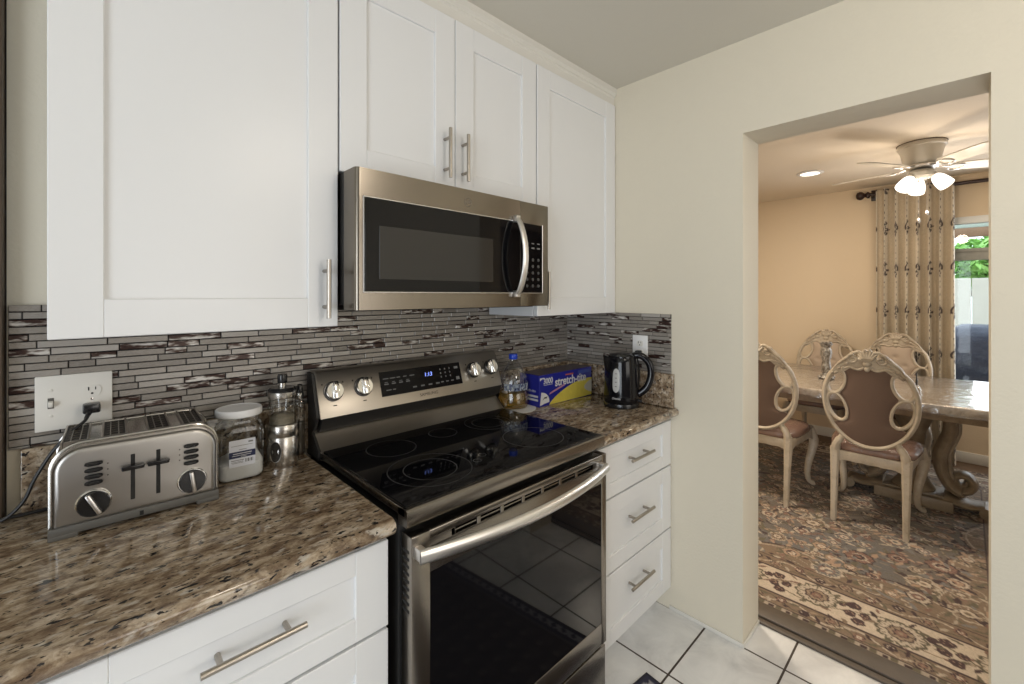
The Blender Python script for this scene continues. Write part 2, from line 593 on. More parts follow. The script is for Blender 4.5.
# dining window: frame, transom rail, panes
def window_1():
    m = MB()
    x0, x1 = XD - .015, XD + .06
    w = .05
    m.box(x0, x1, WY0, WY0 + w, WZ0, WZ1, .004)
    m.box(x0, x1, WY1 - w, WY1, WZ0, WZ1, .004)
    m.box(x0, x1, WY0, WY1, WZ1 - w - .01, WZ1, .004)
    m.box(x0, x1, WY0, WY1, WZ0, WZ0 + w, .004)
    m.box(x0 + .01, x1, (WY0 + WY1) / 2 - .03, (WY0 + WY1) / 2 + .03, WZ0, WZ1, .004)
    o = struct('window_1', m, plain('white_vinyl', (.72, .74, .74), .4, nscale=40, bump=.01))
    r = MB().box(x0 + .012, x1 - .01, WY0 + w, WY1 - w, 1.715, 1.80, .004).box(x0 + .002, x1 - .01, WY0 + w, WY1 - w, 1.785, 1.815, .003).build('window_rail', plain('weathered_rail', (.34, .34, .31), .6, nscale=30, var=.3), o)
    r['kind'] = 'structure'
    p = MB().box(XD + .02, XD + .024, WY0 + w, WY1 - w, WZ0 + w, WZ1 - w)
    po = p.build('window_pane', clear('window_glass', (.96, .98, .98), .05).mat, o)
    po['kind'] = 'structure'
window_1()

# frames added on solid walls around the two unseen kitchen area lights
def light_frame(name, loc, rz, w, h, mid):
    m = MB()
    b = .06
    for sx in (-1, 1): m.box(sx * (w / 2 + b / 2) - b / 2, sx * (w / 2 + b / 2) + b / 2, -.02, .06, -h / 2 - b, h / 2 + b, .004)
    for sz in (-1, 1): m.box(-w / 2, w / 2, -.02, .06, sz * (h / 2 + b / 2) - b / 2, sz * (h / 2 + b / 2) + b / 2, .004)
    m.box(-.025, .025, .03, .06, -h / 2, h / 2, .003)
    o = struct(name, m, M_TRIM)
    o.location = loc
    o.rotation_euler = (0, 0, rz)
light_frame('light_frame_back', (1.0, -2.53, 1.5), PI, 1.62, 1.22, True)
light_frame('light_frame_left', (-2.73, -0.9, 1.15), PI / 2, 2.02, 2.02, True)

# ---------------------------------------------------------------- cabinets
def bar_handle(length, axis, parent, name='handle', standoff=.034, r=.006, post=None):
    """bar pull centred on the origin of a cabinet face looking to -y"""
    m = MB()
    h = length / 2
    post = post or h * .62
    if axis == 'z':
        m.tube([(0, -standoff, -h), (0, -standoff, h)], r, 14)
        for s in (-1, 1): m.tube([(0, 0.0, s * post), (0, -standoff, s * post)], r * .85, 10)
    else:
        m.tube([(-h, -standoff, 0), (h, -standoff, 0)], r, 14)
        for s in (-1, 1): m.tube([(s * post, 0.0, 0), (s * post, -standoff, 0)], r * .85, 10)
    return m.build(name, M_NICKEL, parent)
def shaker(mb, x0, x1, z0, z1, yf, th=.02, st=.078, rail=.075, depth=.008):
    """frame-and-panel front: frame bars with a thinner panel set back"""
    e = .0018
    yb = yf + th
    mb.box(x0, x0 + st, yf, yb, z0, z1, e, 1)
    mb.box(x1 - st, x1, yf, yb, z0, z1, e, 1)
    mb.box(x0 + st - .001, x1 - st + .001, yf + .0004, yb, z1 - rail, z1, e, 1)
    mb.box(x0 + st - .001, x1 - st + .001, yf + .0004, yb, z0, z0 + rail, e, 1)
    mb.box(x0 + st - .003, x1 - st + .003, yf + depth, yb - .002, z0 + rail - .003, z1 - rail + .003)
YU = 1.213      # wall cabinet door faces
def wall_cabinet(label, x0, x1, z0, z1, doors):
    t = thing('wall_cabinet', label, 'cabinet', ((x0 + x1) / 2, YB - .15, z0), 0, 'white wall cabinets over the worktop')
    ox, oy, oz = (x0 + x1) / 2, YB - .15, z0
    m = MB()
    yb0 = YU + .022
    m.box(x0 + .0004 - ox, x1 - .0004 - ox, yb0 + .0004 - oy, YB - .0125 - oy, 0.0, z1 - z0, .001, 1)
    m.build('carcass', M_WHITE, t)
    for (a, b, hx, hz, hl) in doors:
        d = MB()
        shaker(d, a - ox, b - ox, .001, z1 - z0, YU - oy, .02, .080, .078)
        do = d.build('door', M_WHITE, t)
        hd = bar_handle(hl, 'z', do)
        hd.location = (hx - ox, YU - oy, hz - oz)
    return t
wall_cabinet('large white shaker wall cabinet above the toaster and the jars', -.054, .502, 1.331, 2.362, [(-.054, .502, .464, 1.4345, .157)])
wall_cabinet('short two-door white wall cabinet directly above the microwave', .5055, 1.3135, 1.764, 2.362, [(.5075, .9045, .861, 1.888, .164), (.9075, 1.3125, .936, 1.8865, .160)])
wall_cabinet('tall narrow white wall cabinet in the corner above the kettle', 1.317, 1.8925, 1.331, 2.362, [(1.319, 1.8915, 1.352, 1.4375, .153)])

YD = .922       # drawer faces
def base_cabinet(label, x0, x1, hx):
    ox, oy = (x0 + x1) / 2, 1.2
    t = thing('base_cabinet', label, 'cabinet', (ox, oy, 0), 0, 'white base cabinets with drawers')
    m = MB()
    m.box(x0 - ox, x1 - ox, YD + .022 - oy, YB - .005 - oy, .10, .874, .001, 1)
    m.build('carcass', M_WHITE, t)
    MB().box(x0 - ox, x1 - ox, YD + .075 - oy, YD + .09 - oy, 0, .10).build('toe_kick', M_WHITE, t)
    for (z0, z1, hz) in ((.660, .857, .774), (.378, .653, .540), (.104, .371, .275)):
        d = MB()
        shaker(d, x0 - ox + .001, x1 - ox - .001, z0, z1, YD - oy, .02, .078, .052 if z0 > .6 else .062)
        do = d.build('drawer', M_WHITE, t)
        hd = bar_handle(.172, 'x', do, post=.056)
        hd.location = (hx - ox, YD + .008 - oy, hz)
    return t
base_cabinet('white base cabinet with three drawers under the left worktop, left of the stove', -.054, .499, .2235)
base_cabinet('white base cabinet with three drawers between the stove and the cream wall', 1.324, 1.891, 1.605)

def worktop(name, x0, x1, label):
    m = MB()
    r = .019; zt = .915; zb = .877
    yf = .884
    pts = [(YB - .002, zb)]
    n = 8
    for k in range(n + 1):
        a = -PI / 2 - PI * k / n
        pts.append((yf + r + math.cos(a) * r, (zt + zb) / 2 + math.sin(a) * r))
    pts.append((YB - .002, zt))
    m.prism(pts, x0, x1, 'x', bev=.006, seg=2)
    o = m.build(name, M_GRANITE, None, 40)
    tag(o, label, 'countertop')
    return o
worktop('granite_countertop', -.60, .500, 'brown speckled granite worktop holding the toaster, left of the stove')
worktop('granite_countertop', 1.318, 1.8945, 'short brown granite worktop holding the kettle, right of the stove')

# ---------------------------------------------------------------- microwave
def microwave():
    x0, x1, z0, z1 = .5065, 1.268, 1.378, 1.757
    yf = 1.11
    t = thing('microwave', 'stainless steel microwave oven with black glass mounted above the stove', 'microwave', (.887, 1.30, z0))
    ox, oy, oz = .887, 1.30, z0
    def bx(m, a, b, c, d, e, f, bev=0, seg=2): return m.box(a - ox, b - ox, c - oy, d - oy, e - oz, f - oz, bev, seg)
    m = MB()
    bx(m, x0 + .004, x1 - .004, yf + .070, YB - .012, z0 + .012, 1.760, .003)
    bx(m, x0 + .03, x1 - .03, yf + .05, YB - .02, z0 - .004, z0 + .014, .002)
    m.build('housing', M_BLACKMT, t)
    # top vent lip
    v = MB()
    for k in range(16):
        a = x0 + .05 + k * .042
        bx(v, a, a + .03, yf + .012, yf + .036, z1 - .004, z1 + .0015, .0005, 1)
    v.build('vent_grille', M_DARK, t)
    # door front: steel slab with rounded left edge
    xs = 1.1165
    d = MB()
    pl = [(x0 - ox, yf + .075 - oy)]
    for k in range(7):
        a = PI + (PI / 2) * k / 6
        pl.append((x0 + .012 - ox + math.cos(a) * .012, yf + .012 - oy + math.sin(a) * .012))
    pl += [(xs - ox, yf - oy), (xs - ox, yf + .075 - oy)]
    d.prism(pl, 0, z1 - z0, 'z')
    do = d.build('door', M_STEELM, t)
    g = MB()
    pts = [(.529, 1.428), (xs - .0005, 1.428), (xs - .0005, 1.679), (.529, 1.679)]
    g.prism([(a - ox, b - oz) for a, b in pts], yf - .0022 - oy, yf + .004 - oy, 'y', bev=.0015, seg=1)
    g.build('door_glass', M_BLACKGL, do)
    w = MB()
    bx(w, .572, .985, yf - .0028, yf - .0018, 1.462, 1.607, .0003, 1)
    w.build('viewing_window', plain('grey_oven_mesh', (.020, .019, .018), .08, nscale=600, bump=.0), do)
    rim = MB()
    q = [(.527, 1.426), (1.118, 1.426), (1.118, 1.681), (.527, 1.681)]
    rim.tube([(a - ox, yf - .001 - oy, b - oz) for a, b in q[:2]], .0018, 6)
    rim.tube([(q[0][0] - ox, yf - .001 - oy, q[0][1] - oz), (q[0][0] - ox, yf - .001 - oy, q[3][1] - oz)], .0018, 6)
    rim.tube([(a - ox, yf - .001 - oy, b - oz) for a, b in q[2:]], .0018, 6)
    rim.build('glass_rim', M_SATIN, do)
    # bowed handle
    h = MB()
    pp = []; n = 16
    for k in range(n + 1):
        u = k / n
        z = 1.420 + (1.690 - 1.420) * u
        bow = .042 * math.sin(PI * u) ** .7
        pp.append((1.088 - ox, yf - .014 - bow - oy, z - oz))
    h.tube(pp, .0125, 12, flat=(1.0, .55), up=(1, 0, 0))
    for z in (1.423, 1.687): bx(h, 1.078, 1.098, yf - .022, yf, z - .012, z + .012, .003)
    h.build('handle', M_SATIN, do)
    # control panel
    c = MB()
    bx(c, xs + .0012, x1, yf, yf + .075, z0, z1, .002)
    co = c.build('control_panel', M_STEELM, t)
    k = MB()
    bx(k, xs + .002, 1.2325, yf - .0022, yf + .004, 1.428, 1.679, .0012, 1)
    k.build('panel_glass', M_BLACKGL, co)
    kr = MB()
    kr.tube([(1.2345 - ox, yf - .001 - oy, 1.426 - oz), (1.2345 - ox, yf - .001 - oy, 1.681 - oz)], .0016, 6)
    kr.tube([(xs + .002 - ox, yf - .001 - oy, 1.426 - oz), (1.2345 - ox, yf - .001 - oy, 1.426 - oz)], .0016, 6)
    kr.build('panel_rim', M_SATIN, co)
    for r_ in range(5):
        for q_ in range(3):
            b = MB()
            b.lathe([(.006, 0), (.0062, .0008), (.005, .0014)], (1.150 + q_ * .030 - ox, yf - .0022 - oy, 1.452 + r_ * .024 - oz), 12, Matrix.Rotation(PI / 2, 3, 'X'))
            b.build('button', M_PRINTF, co)
    b = MB()
    for q_ in range(3):
        bx(b, 1.143 + q_ * .030, 1.158 + q_ * .030, yf - .0032, yf - .002, 1.588, 1.594)
        bx(b, 1.143 + q_ * .030, 1.157 + q_ * .030, yf - .0032, yf - .002, 1.606, 1.610)
    b.build('key_print', M_PRINTG, co)
    # round maker's mark above the window
    lg = MB()
    lx, lz = .879, 1.7155
    ring = [(lx - ox + .0135 * math.cos(a), yf - .0006 - oy, lz - oz + .0135 * math.sin(a)) for a in [2 * PI * i / 28 for i in range(28)]]
    lg.tube(ring, .0008, 6, closed=True)
    lo = lg.build('emblem', M_STEELD, do)
    text('emblem_monogram', 'GE', .013, (lx - ox, yf - .0006 - oy, lz - oz), (PI / 2, 0, 0), M_STEELD, lo, .0003, shear=.3)
    for s in (-1, 1):
        pass
microwave()

# ---------------------------------------------------------------- electric range
def electric_range():
    x0, x1 = .5245, 1.3105
    cx = (x0 + x1) / 2
    t = thing('electric_range', 'stainless steel electric range with black glass cooktop and oven', 'stove', (cx, 1.2, 0))
    ox, oy = cx, 1.2
    def bx(m, a, b, c, d, e, f, bev=0, seg=2): return m.box(a - ox, b - ox, c - oy, d - oy, e, f, bev, seg)
    yf = .885
    b = MB()
    bx(b, x0 + .004, x1 - .004, yf + .045, 1.50, .03, .885, .003)
    bx(b, x0 + .01, x1 - .01, yf + .06, 1.48, 0, .03)
    b.build('body', M_BLACKMT, t)
    # cooktop frame and glass
    f = MB()
    pl = [(yf + .04, .884), (yf + .002, .884), (yf, .887), (yf, .921), (yf + .004, .9245), (yf + .022, .9245), (yf + .04, .921)]
    f.prism([(p[0] - oy, p[1]) for p in pl], x0 - ox, x1 - ox, 'x')
    bx(f, x0, x0 + .009, yf + .01, 1.41, .905, .9245, .002)
    bx(f, x1 - .009, x1, yf + .01, 1.41, .905, .9245, .002)
    fo = f.build('cooktop_frame', M_STEEL, t)
    g = MB(); bx(g, x0 + .009, x1 - .009, yf + .020, 1.405, .90, .9262, .0012, 1)
    go = g.build('cooktop_glass', M_BLACKGL, t)
    def ring(m, X, Y, r, w=.0016):
        n = 56
        vv = []; ff = []
        for i in range(n):
            a = 2 * PI * i / n
            for q in (r - w, r + w):
                vv.append((X - ox + q * math.cos(a), Y - oy + q * math.sin(a), .92635))
        for i in range(n):
            j = (i + 1) % n
            ff.append((2 * i, 2 * i + 1, 2 * j + 1, 2 * j))
        m.raw(vv, ff)
    for (X, Y, rs) in ((.700, 1.055, (.118, .075)), (1.115, 1.045, (.105,)), (.705, 1.285, (.078,)), (1.115, 1.285, (.09, .062)), (.915, 1.30, (.05,))):
        m = MB()
        for r_ in rs: ring(m, X, Y, r_)
        m.build('burner_ring', plain('burner_print', (.05, .05, .05), .35, nscale=200, bump=0), go, 0)
    mk = MB()
    for (X, Y) in ((.835, 1.01), (.875, 1.035)):
        ring(mk, X, Y, .012, .0009)
    mk.build('burner_marks', M_PRINTG, go, 0)
    # oven door: frame with window opening
    yd = yf - .012
    d = MB()
    zt, zb = .866, .208
    xa, xb, za, zc = .580, 1.276, .285, .767
    e = .003
    bx(d, x0 + .004, xa, yd, yd + .045, zb, zt, e)
    bx(d, xb, x1 - .004, yd, yd + .045, zb, zt, e)
    bx(d, xa - .004, xb + .004, yd + .0002, yd + .045, zc, .831, e)
    bx(d, xa - .004, xb + .004, yd + .0002, yd + .045, zb, za, e)
    bx(d, xa - .004, xb + .004, yd + .0002, yd + .045, .846, zt, e)
    for k in range(8):
        a = .640 + k * .082
        bx(d, a, a + .012, yd + .0003, yd + .045, .829, .848, .001, 1)
    bx(d, xa - .004, .652, yd + .0003, yd + .045, .829, .848)
    bx(d, 1.214, xb + .004, yd + .0003, yd + .045, .829, .848)
    bx(d, .65, 1.216, yd + .003, yd + .03, .8375, .8405)
    do = d.build('oven_door', M_STEEL, t)
    vg = MB(); bx(vg, .65, 1.22, yd + .012, yd + .02, .822, .85)
    vg.build('vent_slots', M_DARK, do)
    sl = MB()
    for k in range(9):
        z = .69 + k * .017
        bx(sl, x0 + .0030, x0 + .0045, yd + .010, yd + .036, z, z + .006)
    sl.build('side_vents', M_DARK, do)
    wg = MB(); bx(wg, xa - .002, xb + .002, yd + .0012, yd + .02, za - .002, zc + .002, .001, 1)
    wg.build('oven_window', M_BLACKGL, do)
    # bowed towel-bar handle
    h = MB(); pp = []; n = 24
    for k in range(n + 1):
        u = k / n
        x = .537 + (1.276 - .537) * u
        bow = .050 * (1 - (2 * u - 1) ** 2)
        pp.append((x - ox, yd - .022 - bow - oy, .829))
    h.tube(pp, .0165, 14, flat=(1.0, .62), up=(0, 0, 1))
    for xx in (.545, 1.268): bx(h, xx - .008, xx + .010, yd - .022, yd + .003, .815, .843, .003)
    h.build('oven_handle', M_SATIN, do)
    w = MB(); bx(w, x0 + .004, x1 - .004, yd + .004, yd + .045, .045, .196, .004)
    w.build('storage_drawer', M_STEEL, t)
    # backguard
    s = MB()
    low = [(1.398, .925), (1.402, .925), (1.458, .975), (1.464, .986), (1.50, .986), (1.50, .90), (1.398, .90)]
    s.prism([(p[0] - oy, p[1]) for p in low], x0 + .001 - ox, x1 - ox, 'x')
    s.build('lower_backguard', M_STEELB, t)
    s = MB()
    blk = [(1.430, .990), (1.417, 1.026), (1.50, 1.026), (1.50, .975), (1.45, .975)]
    s.prism([(p[0] - oy, p[1]) for p in blk], x0 + .012 - ox, x1 - .004 - ox, 'x')
    s.build('black_band', M_BLACKMT, t)
    s = MB()
    side = [(1.404, .90), (1.404, .927), (1.460, .977), (1.44, .99), (1.42, 1.03), (1.466, 1.164), (1.503, 1.166), (1.503, .90)]
    for (a, b_) in ((x0 - .0045, x0 + .0035), (x1 - .0025, x1 + .0035)):
        s = MB()
        s.prism([(p[0] - oy, p[1]) for p in side], a - ox, b_ - ox, 'x')
        s.build('side_plate', M_BLACKMT, t)
    A = Vector((0, 1.412, 1.026)); B = Vector((0, 1.459, 1.166))
    s = MB()
    pan = [(1.412, 1.026), (1.459, 1.166), (1.466, 1.171), (1.498, 1.171), (1.498, 1.026)]
    s.prism([(p[0] - oy, p[1]) for p in pan], x0 + .004 - ox, x1 - .003 - ox, 'x', bev=.002, seg=2)
    po = s.build('control_panel', M_STEELB, t)
    dv = (B - A).normalized()
    nv = Vector((0, -dv.z, dv.y))
    tilt = math.atan2(B.y - A.y, B.z - A.z)
    rx = PI / 2 - tilt
    def pt(x, z, out=0.0):
        u = (z - A.z) / dv.z
        p = A + dv * u + nv * out
        return Vector((x - ox, p.y - oy, p.z))
    rotm = Matrix.Rotation(rx, 3, 'X')
    # display glass
    def slab(m, xa_, xb_, za_, zb_, o0, o1):
        c = [pt(xa_, za_, o0), pt(xb_, za_, o0), pt(xb_, zb_, o0), pt(xa_, zb_, o0), pt(xa_, za_, o1), pt(xb_, za_, o1), pt(xb_, zb_, o1), pt(xa_, zb_, o1)]
        m.raw(c, [(0, 3, 2, 1), (4, 5, 6, 7), (0, 1, 5, 4), (1, 2, 6, 5), (2, 3, 7, 6), (3, 0, 4, 7)])
    m = MB(); slab(m, .745, 1.100, 1.060, 1.143, -.001, .0012)
    disp = m.build('display', plain('display_glass', (.004, .004, .005), .12, nscale=5, bump=0, **{'Specular_IOR_Level': .14}), po)
    m = MB()
    def dash(x, z, w_, h_): slab(m, x, x + w_, z, z + h_, .001, .0016)
    for i, w_ in enumerate((.022, .022, .014, .014, .020)): dash(.757 + i * .027, 1.117, w_, .003)
    for i in range(4): dash(.760 + i * .029, 1.098, .016, .004); dash(.762 + i * .029, 1.105, .012, .002)
    dash(.764, 1.078, .020, .003); dash(.790, 1.078, .012, .003)
    for i in range(4): dash(.872 + i * .034, 1.074, .016, .005)
    m.build('function_text', M_PRINTG, disp, 0)
    m = MB()
    for r_ in range(3):
        for q_ in range(3): dash(1.000 + q_ * .022, 1.122 - r_ * .014, .005, .006)
    for q_ in range(3): dash(.998 + q_ * .024, 1.076, .012, .004)
    dash(1.070, 1.120, .018, .009); dash(1.072, 1.078, .016, .012)
    m.build('number_text', M_PRINTG, disp, 0)
    ck = text('clock_digits', '1:13', .021, pt(.945, 1.113, .0014), (rx, 0, 0), emit('blue_digits', (.25, .35, 1.0), 2.0), disp, .0002, shear=.15)
    text('maker_name', 'SAMSUNG', .0155, pt(.936, 1.044, .0004), (rx, 0, 0), M_PRINTD, po, .0002, sx=1.15)
    for (X, Z) in ((.580, 1.104), (.682, 1.104), (1.167, 1.104), (1.262, 1.106)):
        k = MB()
        c = pt(X, Z, 0)
        k.lathe([(.0330, 0), (.0325, .004), (.029, .0045)], c, 32, rotm)
        ko = k.build('knob', M_BLACKPL, po)
        q = MB()
        q.lathe([(.0275, .004), (.0275, .016), (.0262, .019), (.0, .0195)], c, 32, rotm)
        q.box(-.0085, .0085, -.0275, .0275, .018, .033, .003, 2, Matrix.Translation(c) @ rotm.to_4x4())
        q.build('knob_grip', M_CHROME, ko)
        for ang in (-1, 1):
            ticks = MB()
            slab(ticks, X + ang * .034 - .0025, X + ang * .034 + .0025, Z + .022, Z + .027, 0, .0006)
            ticks.build('dial_mark', M_PRINTD, po, 0)
        ticks = MB()
        slab(ticks, X - .006, X + .006, Z - .046, Z - .043, 0, .0006)
        ticks.build('dial_mark', M_PRINTD, po, 0)
electric_range()

# ---------------------------------------------------------------- things on the left worktop
WT = .915
M_TOASTF = plain('toaster_face_steel', (.44, .425, .405), .36, 1.0, nscale=120, bump=.02)
M_TRIMST = plain('polished_edge_steel', (.45, .44, .42), .2, 1.0, nscale=60, bump=.01)
def toaster():
    W, D, H = .292, .205, .19
    t = thing('toaster', 'four-slice brushed steel toaster with two black dials on the left worktop', 'toaster', (.0925, 1.388, WT), R(-2.0))
    w = W / 2
    # rounded-shoulder profile in x-z
    def prof(wd, z0, z1, r, n=10):
        p = [(-wd, z0), (wd, z0)]
        for k in range(n + 1):
            a = (PI / 2) * k / n
            p.append((wd - r + math.cos(a) * r, z1 - r + math.sin(a) * r))
        for k in range(n + 1):
            a = PI / 2 + (PI / 2) * k / n
            p.append((-wd + r + math.cos(a) * r, z1 - r + math.sin(a) * r))
        return p
    b = MB()
    b.prism(prof(w - .004, .024, H - .002, .050), -D / 2 + .010, D / 2 - .010, 'y', bev=.0)
    bo = b.build('shell', M_STEEL_V, t)
    for s in (-1, 1):
        ya, yb = (-D / 2, -D / 2 + .012) if s < 0 else (D / 2 - .012, D / 2)
        fr = MB()
        fr.prism(prof(w - .006, .022, H - .006, .048), ya, yb, 'y', bev=.011, seg=4)
        fr.build('face_plate', M_TOASTF, t)
    for yy in (-D / 2 + .019, D / 2 - .013):
        pr = prof(w - .002, .022, H, .051)
        rim = MB()
        rim.tube([(p[0], yy, p[1]) for p in pr[1:]] + [(pr[0][0], yy, pr[0][1])], .0032, 8)
        rim.build('edge_trim', M_TRIMST, t)
    base = MB()
    base.box(-w, w, -D / 2 - .002, D / 2 + .002, .007, .026, .004)
    for sx in (-1, 1):
        base.box(sx * w - (0 if sx < 0 else .045), sx * w + (.045 if sx < 0 else 0), -D / 2 - .002, D / 2 + .002, 0, .012, .003)
    base.build('base', M_GREYPL, t)
    # top plate with four open slots
    tp = MB()
    y0, y1 = -D / 2 + .03, D / 2 - .012
    xs = [-.108, -.045, .033, .098]
    tw = .036
    for k in range(4):
        x = xs[k]
        tp.box(x - tw / 2 - .004, x - tw / 2, y0 - .004, y1 + .004, H - .012, H + .003, .001, 1)
        tp.box(x + tw / 2, x + tw / 2 + .004, y0 - .004, y1 + .004, H - .012, H + .003, .001, 1)
        tp.box(x - tw / 2, x + tw / 2, y0 - .004, y0, H - .012, H + .003, .001, 1)
        tp.box(x - tw / 2, x + tw / 2, y1, y1 + .004, H - .012, H + .003, .001, 1)
    tp.build('slot_rims', M_STEELD, t)
    for k in range(4):
        so = MB()
        so.box(xs[k] - tw / 2, xs[k] + tw / 2, y0, y1, H - .012, H - .0005)
        slot = so.build('bread_slot', plain('dark_slot', (.018, .014, .011), .6, nscale=30, bump=.1), t)
        gr = MB()
        for q in range(7):
            yy = y0 + (y1 - y0) * (q + .5) / 7
            gr.tube([(xs[k] - tw / 2, yy, H - .002), (xs[k] - .006, yy, H + .0004), (xs[k] + .006, yy, H + .0004), (xs[k] + tw / 2, yy, H - .002)], .0009, 5)
        gr.tube([(xs[k] - .007, y0, H), (xs[k] - .007, y1, H)], .0012, 5)
        gr.tube([(xs[k] + .007, y0, H), (xs[k] + .007, y1, H)], .0012, 5)
        gr.build('bread_guide', M_STEELD, slot)
    yf = -D / 2
    # lever tracks and levers
    for x in (-.015, .029):
        tr = MB(); tr.box(x - .0038, x + .0038, yf - .0006, yf + .004, .050, .150, .0005, 1)
        tro = tr.build('lever_track', M_DARK, t)
        lv = MB()
        lv.box(x - .0195, x + .0195, yf - .017, yf - .002, .119, .128, .003)
        lv.box(x - .020, x + .020, yf - .0185, yf - .010, .1235, .1295, .0025)
        lv.build('lever', M_BLACKPL, tro)
    # button stacks with indicator dots
    for (x, sd) in ((-.078, 1), (.090, -1)):
        for k in range(4):
            z = .105 + k * .0135
            m = MB(); m.tube([(x - .0125, yf - .001, z), (x - .008, yf - .004, z), (x + .008, yf - .004, z), (x + .0125, yf - .001, z)], [.0035, .0048, .0048, .0035], 10)
            m.build('button', M_BLACKPL, t)
        dts = MB()
        for k in range(3): dts.box(x + sd * .022 - .0012, x + sd * .022 + .0012, yf - .0008, yf + .001, .114 + k * .0125, .1165 + k * .0125)
        dts.build('indicator_dots', M_PRINTD, t)
    rotf = Matrix.Rotation(PI / 2, 3, 'X')
    for (x, ang) in ((-.078, 25), (.092, 8)):
        k = MB()
        k.lathe([(.0290, 0), (.0290, .003), (.027, .005)], (x, yf, .062), 32, rotf)
        ring = k.build('dial', M_CHROME, t)
        q = MB(); q.lathe([(.0262, .004), (.0262, .0075), (.0245, .009), (.0, .0095)], (x, yf, .062), 32, rotf)
        q.build('dial_face', M_BLACKPL, ring)
        g = MB()
        g.box(-.0042, .0042, -.006, .006, -.024, .024, .0025, 2, Matrix.Translation((x, yf - .012, .062)) @ Matrix.Rotation(R(-ang), 4, 'Y'))
        g.build('dial_pointer', M_SATIN, ring)
    lg = MB(); lg.box(-.0035, .0035, yf - .0028, yf, .0105, .0205, .0004, 1)
    lg.build('badge', M_DARK, t)
    # cord from the wall plate, looping off the left end of the worktop and back behind the toaster
    inv = Matrix.Translation((.0925, 1.388, WT)) @ Matrix.Rotation(R(-2.0), 4, 'Z')
    inv = inv.inverted()
    wp = [(.004, 1.470, 1.134), (-.003, 1.452, 1.120), (-.028, 1.440, 1.098), (-.056, 1.440, 1.062), (-.083, 1.445, 1.008), (-.100, 1.450, .962), (-.128, 1.458, .930), (-.165, 1.468, .9195), (-.195, 1.476, .920), (-.175, 1.487, .920), (-.125, 1.488, .920), (-.065, 1.488, .920), (.02, 1.488, .920), (.05, 1.482, .935)]
    # smooth the way points
    pts = []
    P = [Vector(p) for p in wp]
    for i in range(len(P) - 1):
        p0 = P[max(i - 1, 0)]; p1 = P[i]; p2 = P[i + 1]; p3 = P[min(i + 2, len(P) - 1)]
        for k in range(6):
            u = k / 6
            pts.append(0.5 * ((2 * p1) + (p2 - p0) * u + (2 * p0 - 5 * p1 + 4 * p2 - p3) * u * u + (3 * p1 - p0 - 3 * p2 + p3) * u ** 3))
    pts.append(P[-1])
    c = MB(); c.tube([inv @ p for p in pts], .0036, 8)
    co = c.build('cord', M_CORD, t)
    pg = MB()
    bm_m = inv
    pg.box(-.007, .025, 1.472, 1.506, 1.131, 1.153, .004, 2, bm_m)
    pg.tube([inv @ Vector(p) for p in ((.009, 1.485, 1.140), (.005, 1.472, 1.135), (-.001, 1.458, 1.124))], [.008, .006, .004], 8)
    pg.build('plug', M_BLACKPL, co)
toaster()

def receptacle(parent, c, rot, size=1.0):
    """duplex face: rounded insulator with slots, in the local x-z plane facing -y"""
    m = MB()
    pts = []
    for k in range(28):
        a = 2 * PI * k / 28
        pts.append((.0165 * math.cos(a), max(-.0135, min(.0135, .0165 * math.sin(a)))))
    m.prism(pts, -.0022, .001, 'y')
    o = m.build('receptacle', M_IVORY, parent)
    o.location = c
    o.rotation_euler = rot
    s = MB()
    s.box(-.0075, -.0052, -.0028, 0, .001, .0095)
    s.box(.0052, .0072, -.0028, 0, .002, .0090)
    s.lathe([(.0024, 0), (.0024, .0028)], (0, 0, -.0065), 10, Matrix.Rotation(PI / 2, 3, 'X'))
    s.build('socket_slots', M_DARK, o)
    return o
def plate(m, w, h, th=.0055, bev=.002):
    m.box(-w / 2, w / 2, -th, .0, -h / 2, h / 2, bev)
def left_plate():
    t = thing('wall_plate', 'ivory double wall plate with a light switch and an outlet, above the toaster', 'outlet', (-.020, YB - .0085, 1.161))
    m = MB(); plate(m, .134, .130)
    m.build('plate', M_IVORY, t)
    s = MB(); s.box(-.041 - .0052, -.041 + .0052, -.0065, 0, -.0125, .0125, .0005, 1)
    so = s.build('switch_slot', M_GREYPL, t)
    g = MB(); g.box(-.041 - .0042, -.041 + .0042, -.0165, -.004, -.0045, .0075, .0015, 2, Matrix.Rotation(R(14), 4, 'X'))
    g.build('switch_toggle', M_IVORY, so)
    for z in (.031, -.031):
        k = MB(); k.lathe([(.0035, 0), (.0032, .0013), (.0, .0016)], (-.041, -.0053, z), 12, Matrix.Rotation(PI / 2, 3, 'X'))
        k.build('screw', M_IVORY, t)
    k = MB(); k.lathe([(.003, 0), (.0028, .0013), (.0, .0016)], (.030, -.0053, 0), 12, Matrix.Rotation(PI / 2, 3, 'X'))
    k.build('screw', M_CHROME, t)
    for z in (.0205, -.0355 + .0165):
        receptacle(t, (.030, -.0055, z), (0, 0, 0))
left_plate()
def right_plate():
    t = thing('wall_plate', 'white single outlet plate behind the black kettle', 'outlet', (XR - .0095, 1.071, 1.169), R(-90))
    m = MB(); plate(m, .078, .120)
    m.build('plate', M_WHITEPL, t)
    for z in (.021, -.021): receptacle(t, (0, -.0055, z), (0, 0, 0))
    k = MB(); k.lathe([(.003, 0), (.0028, .0013), (.0, .0016)], (0, -.0053, 0), 12, Matrix.Rotation(PI / 2, 3, 'X'))
    k.build('screw', M_WHITEPL, t)
right_plate()

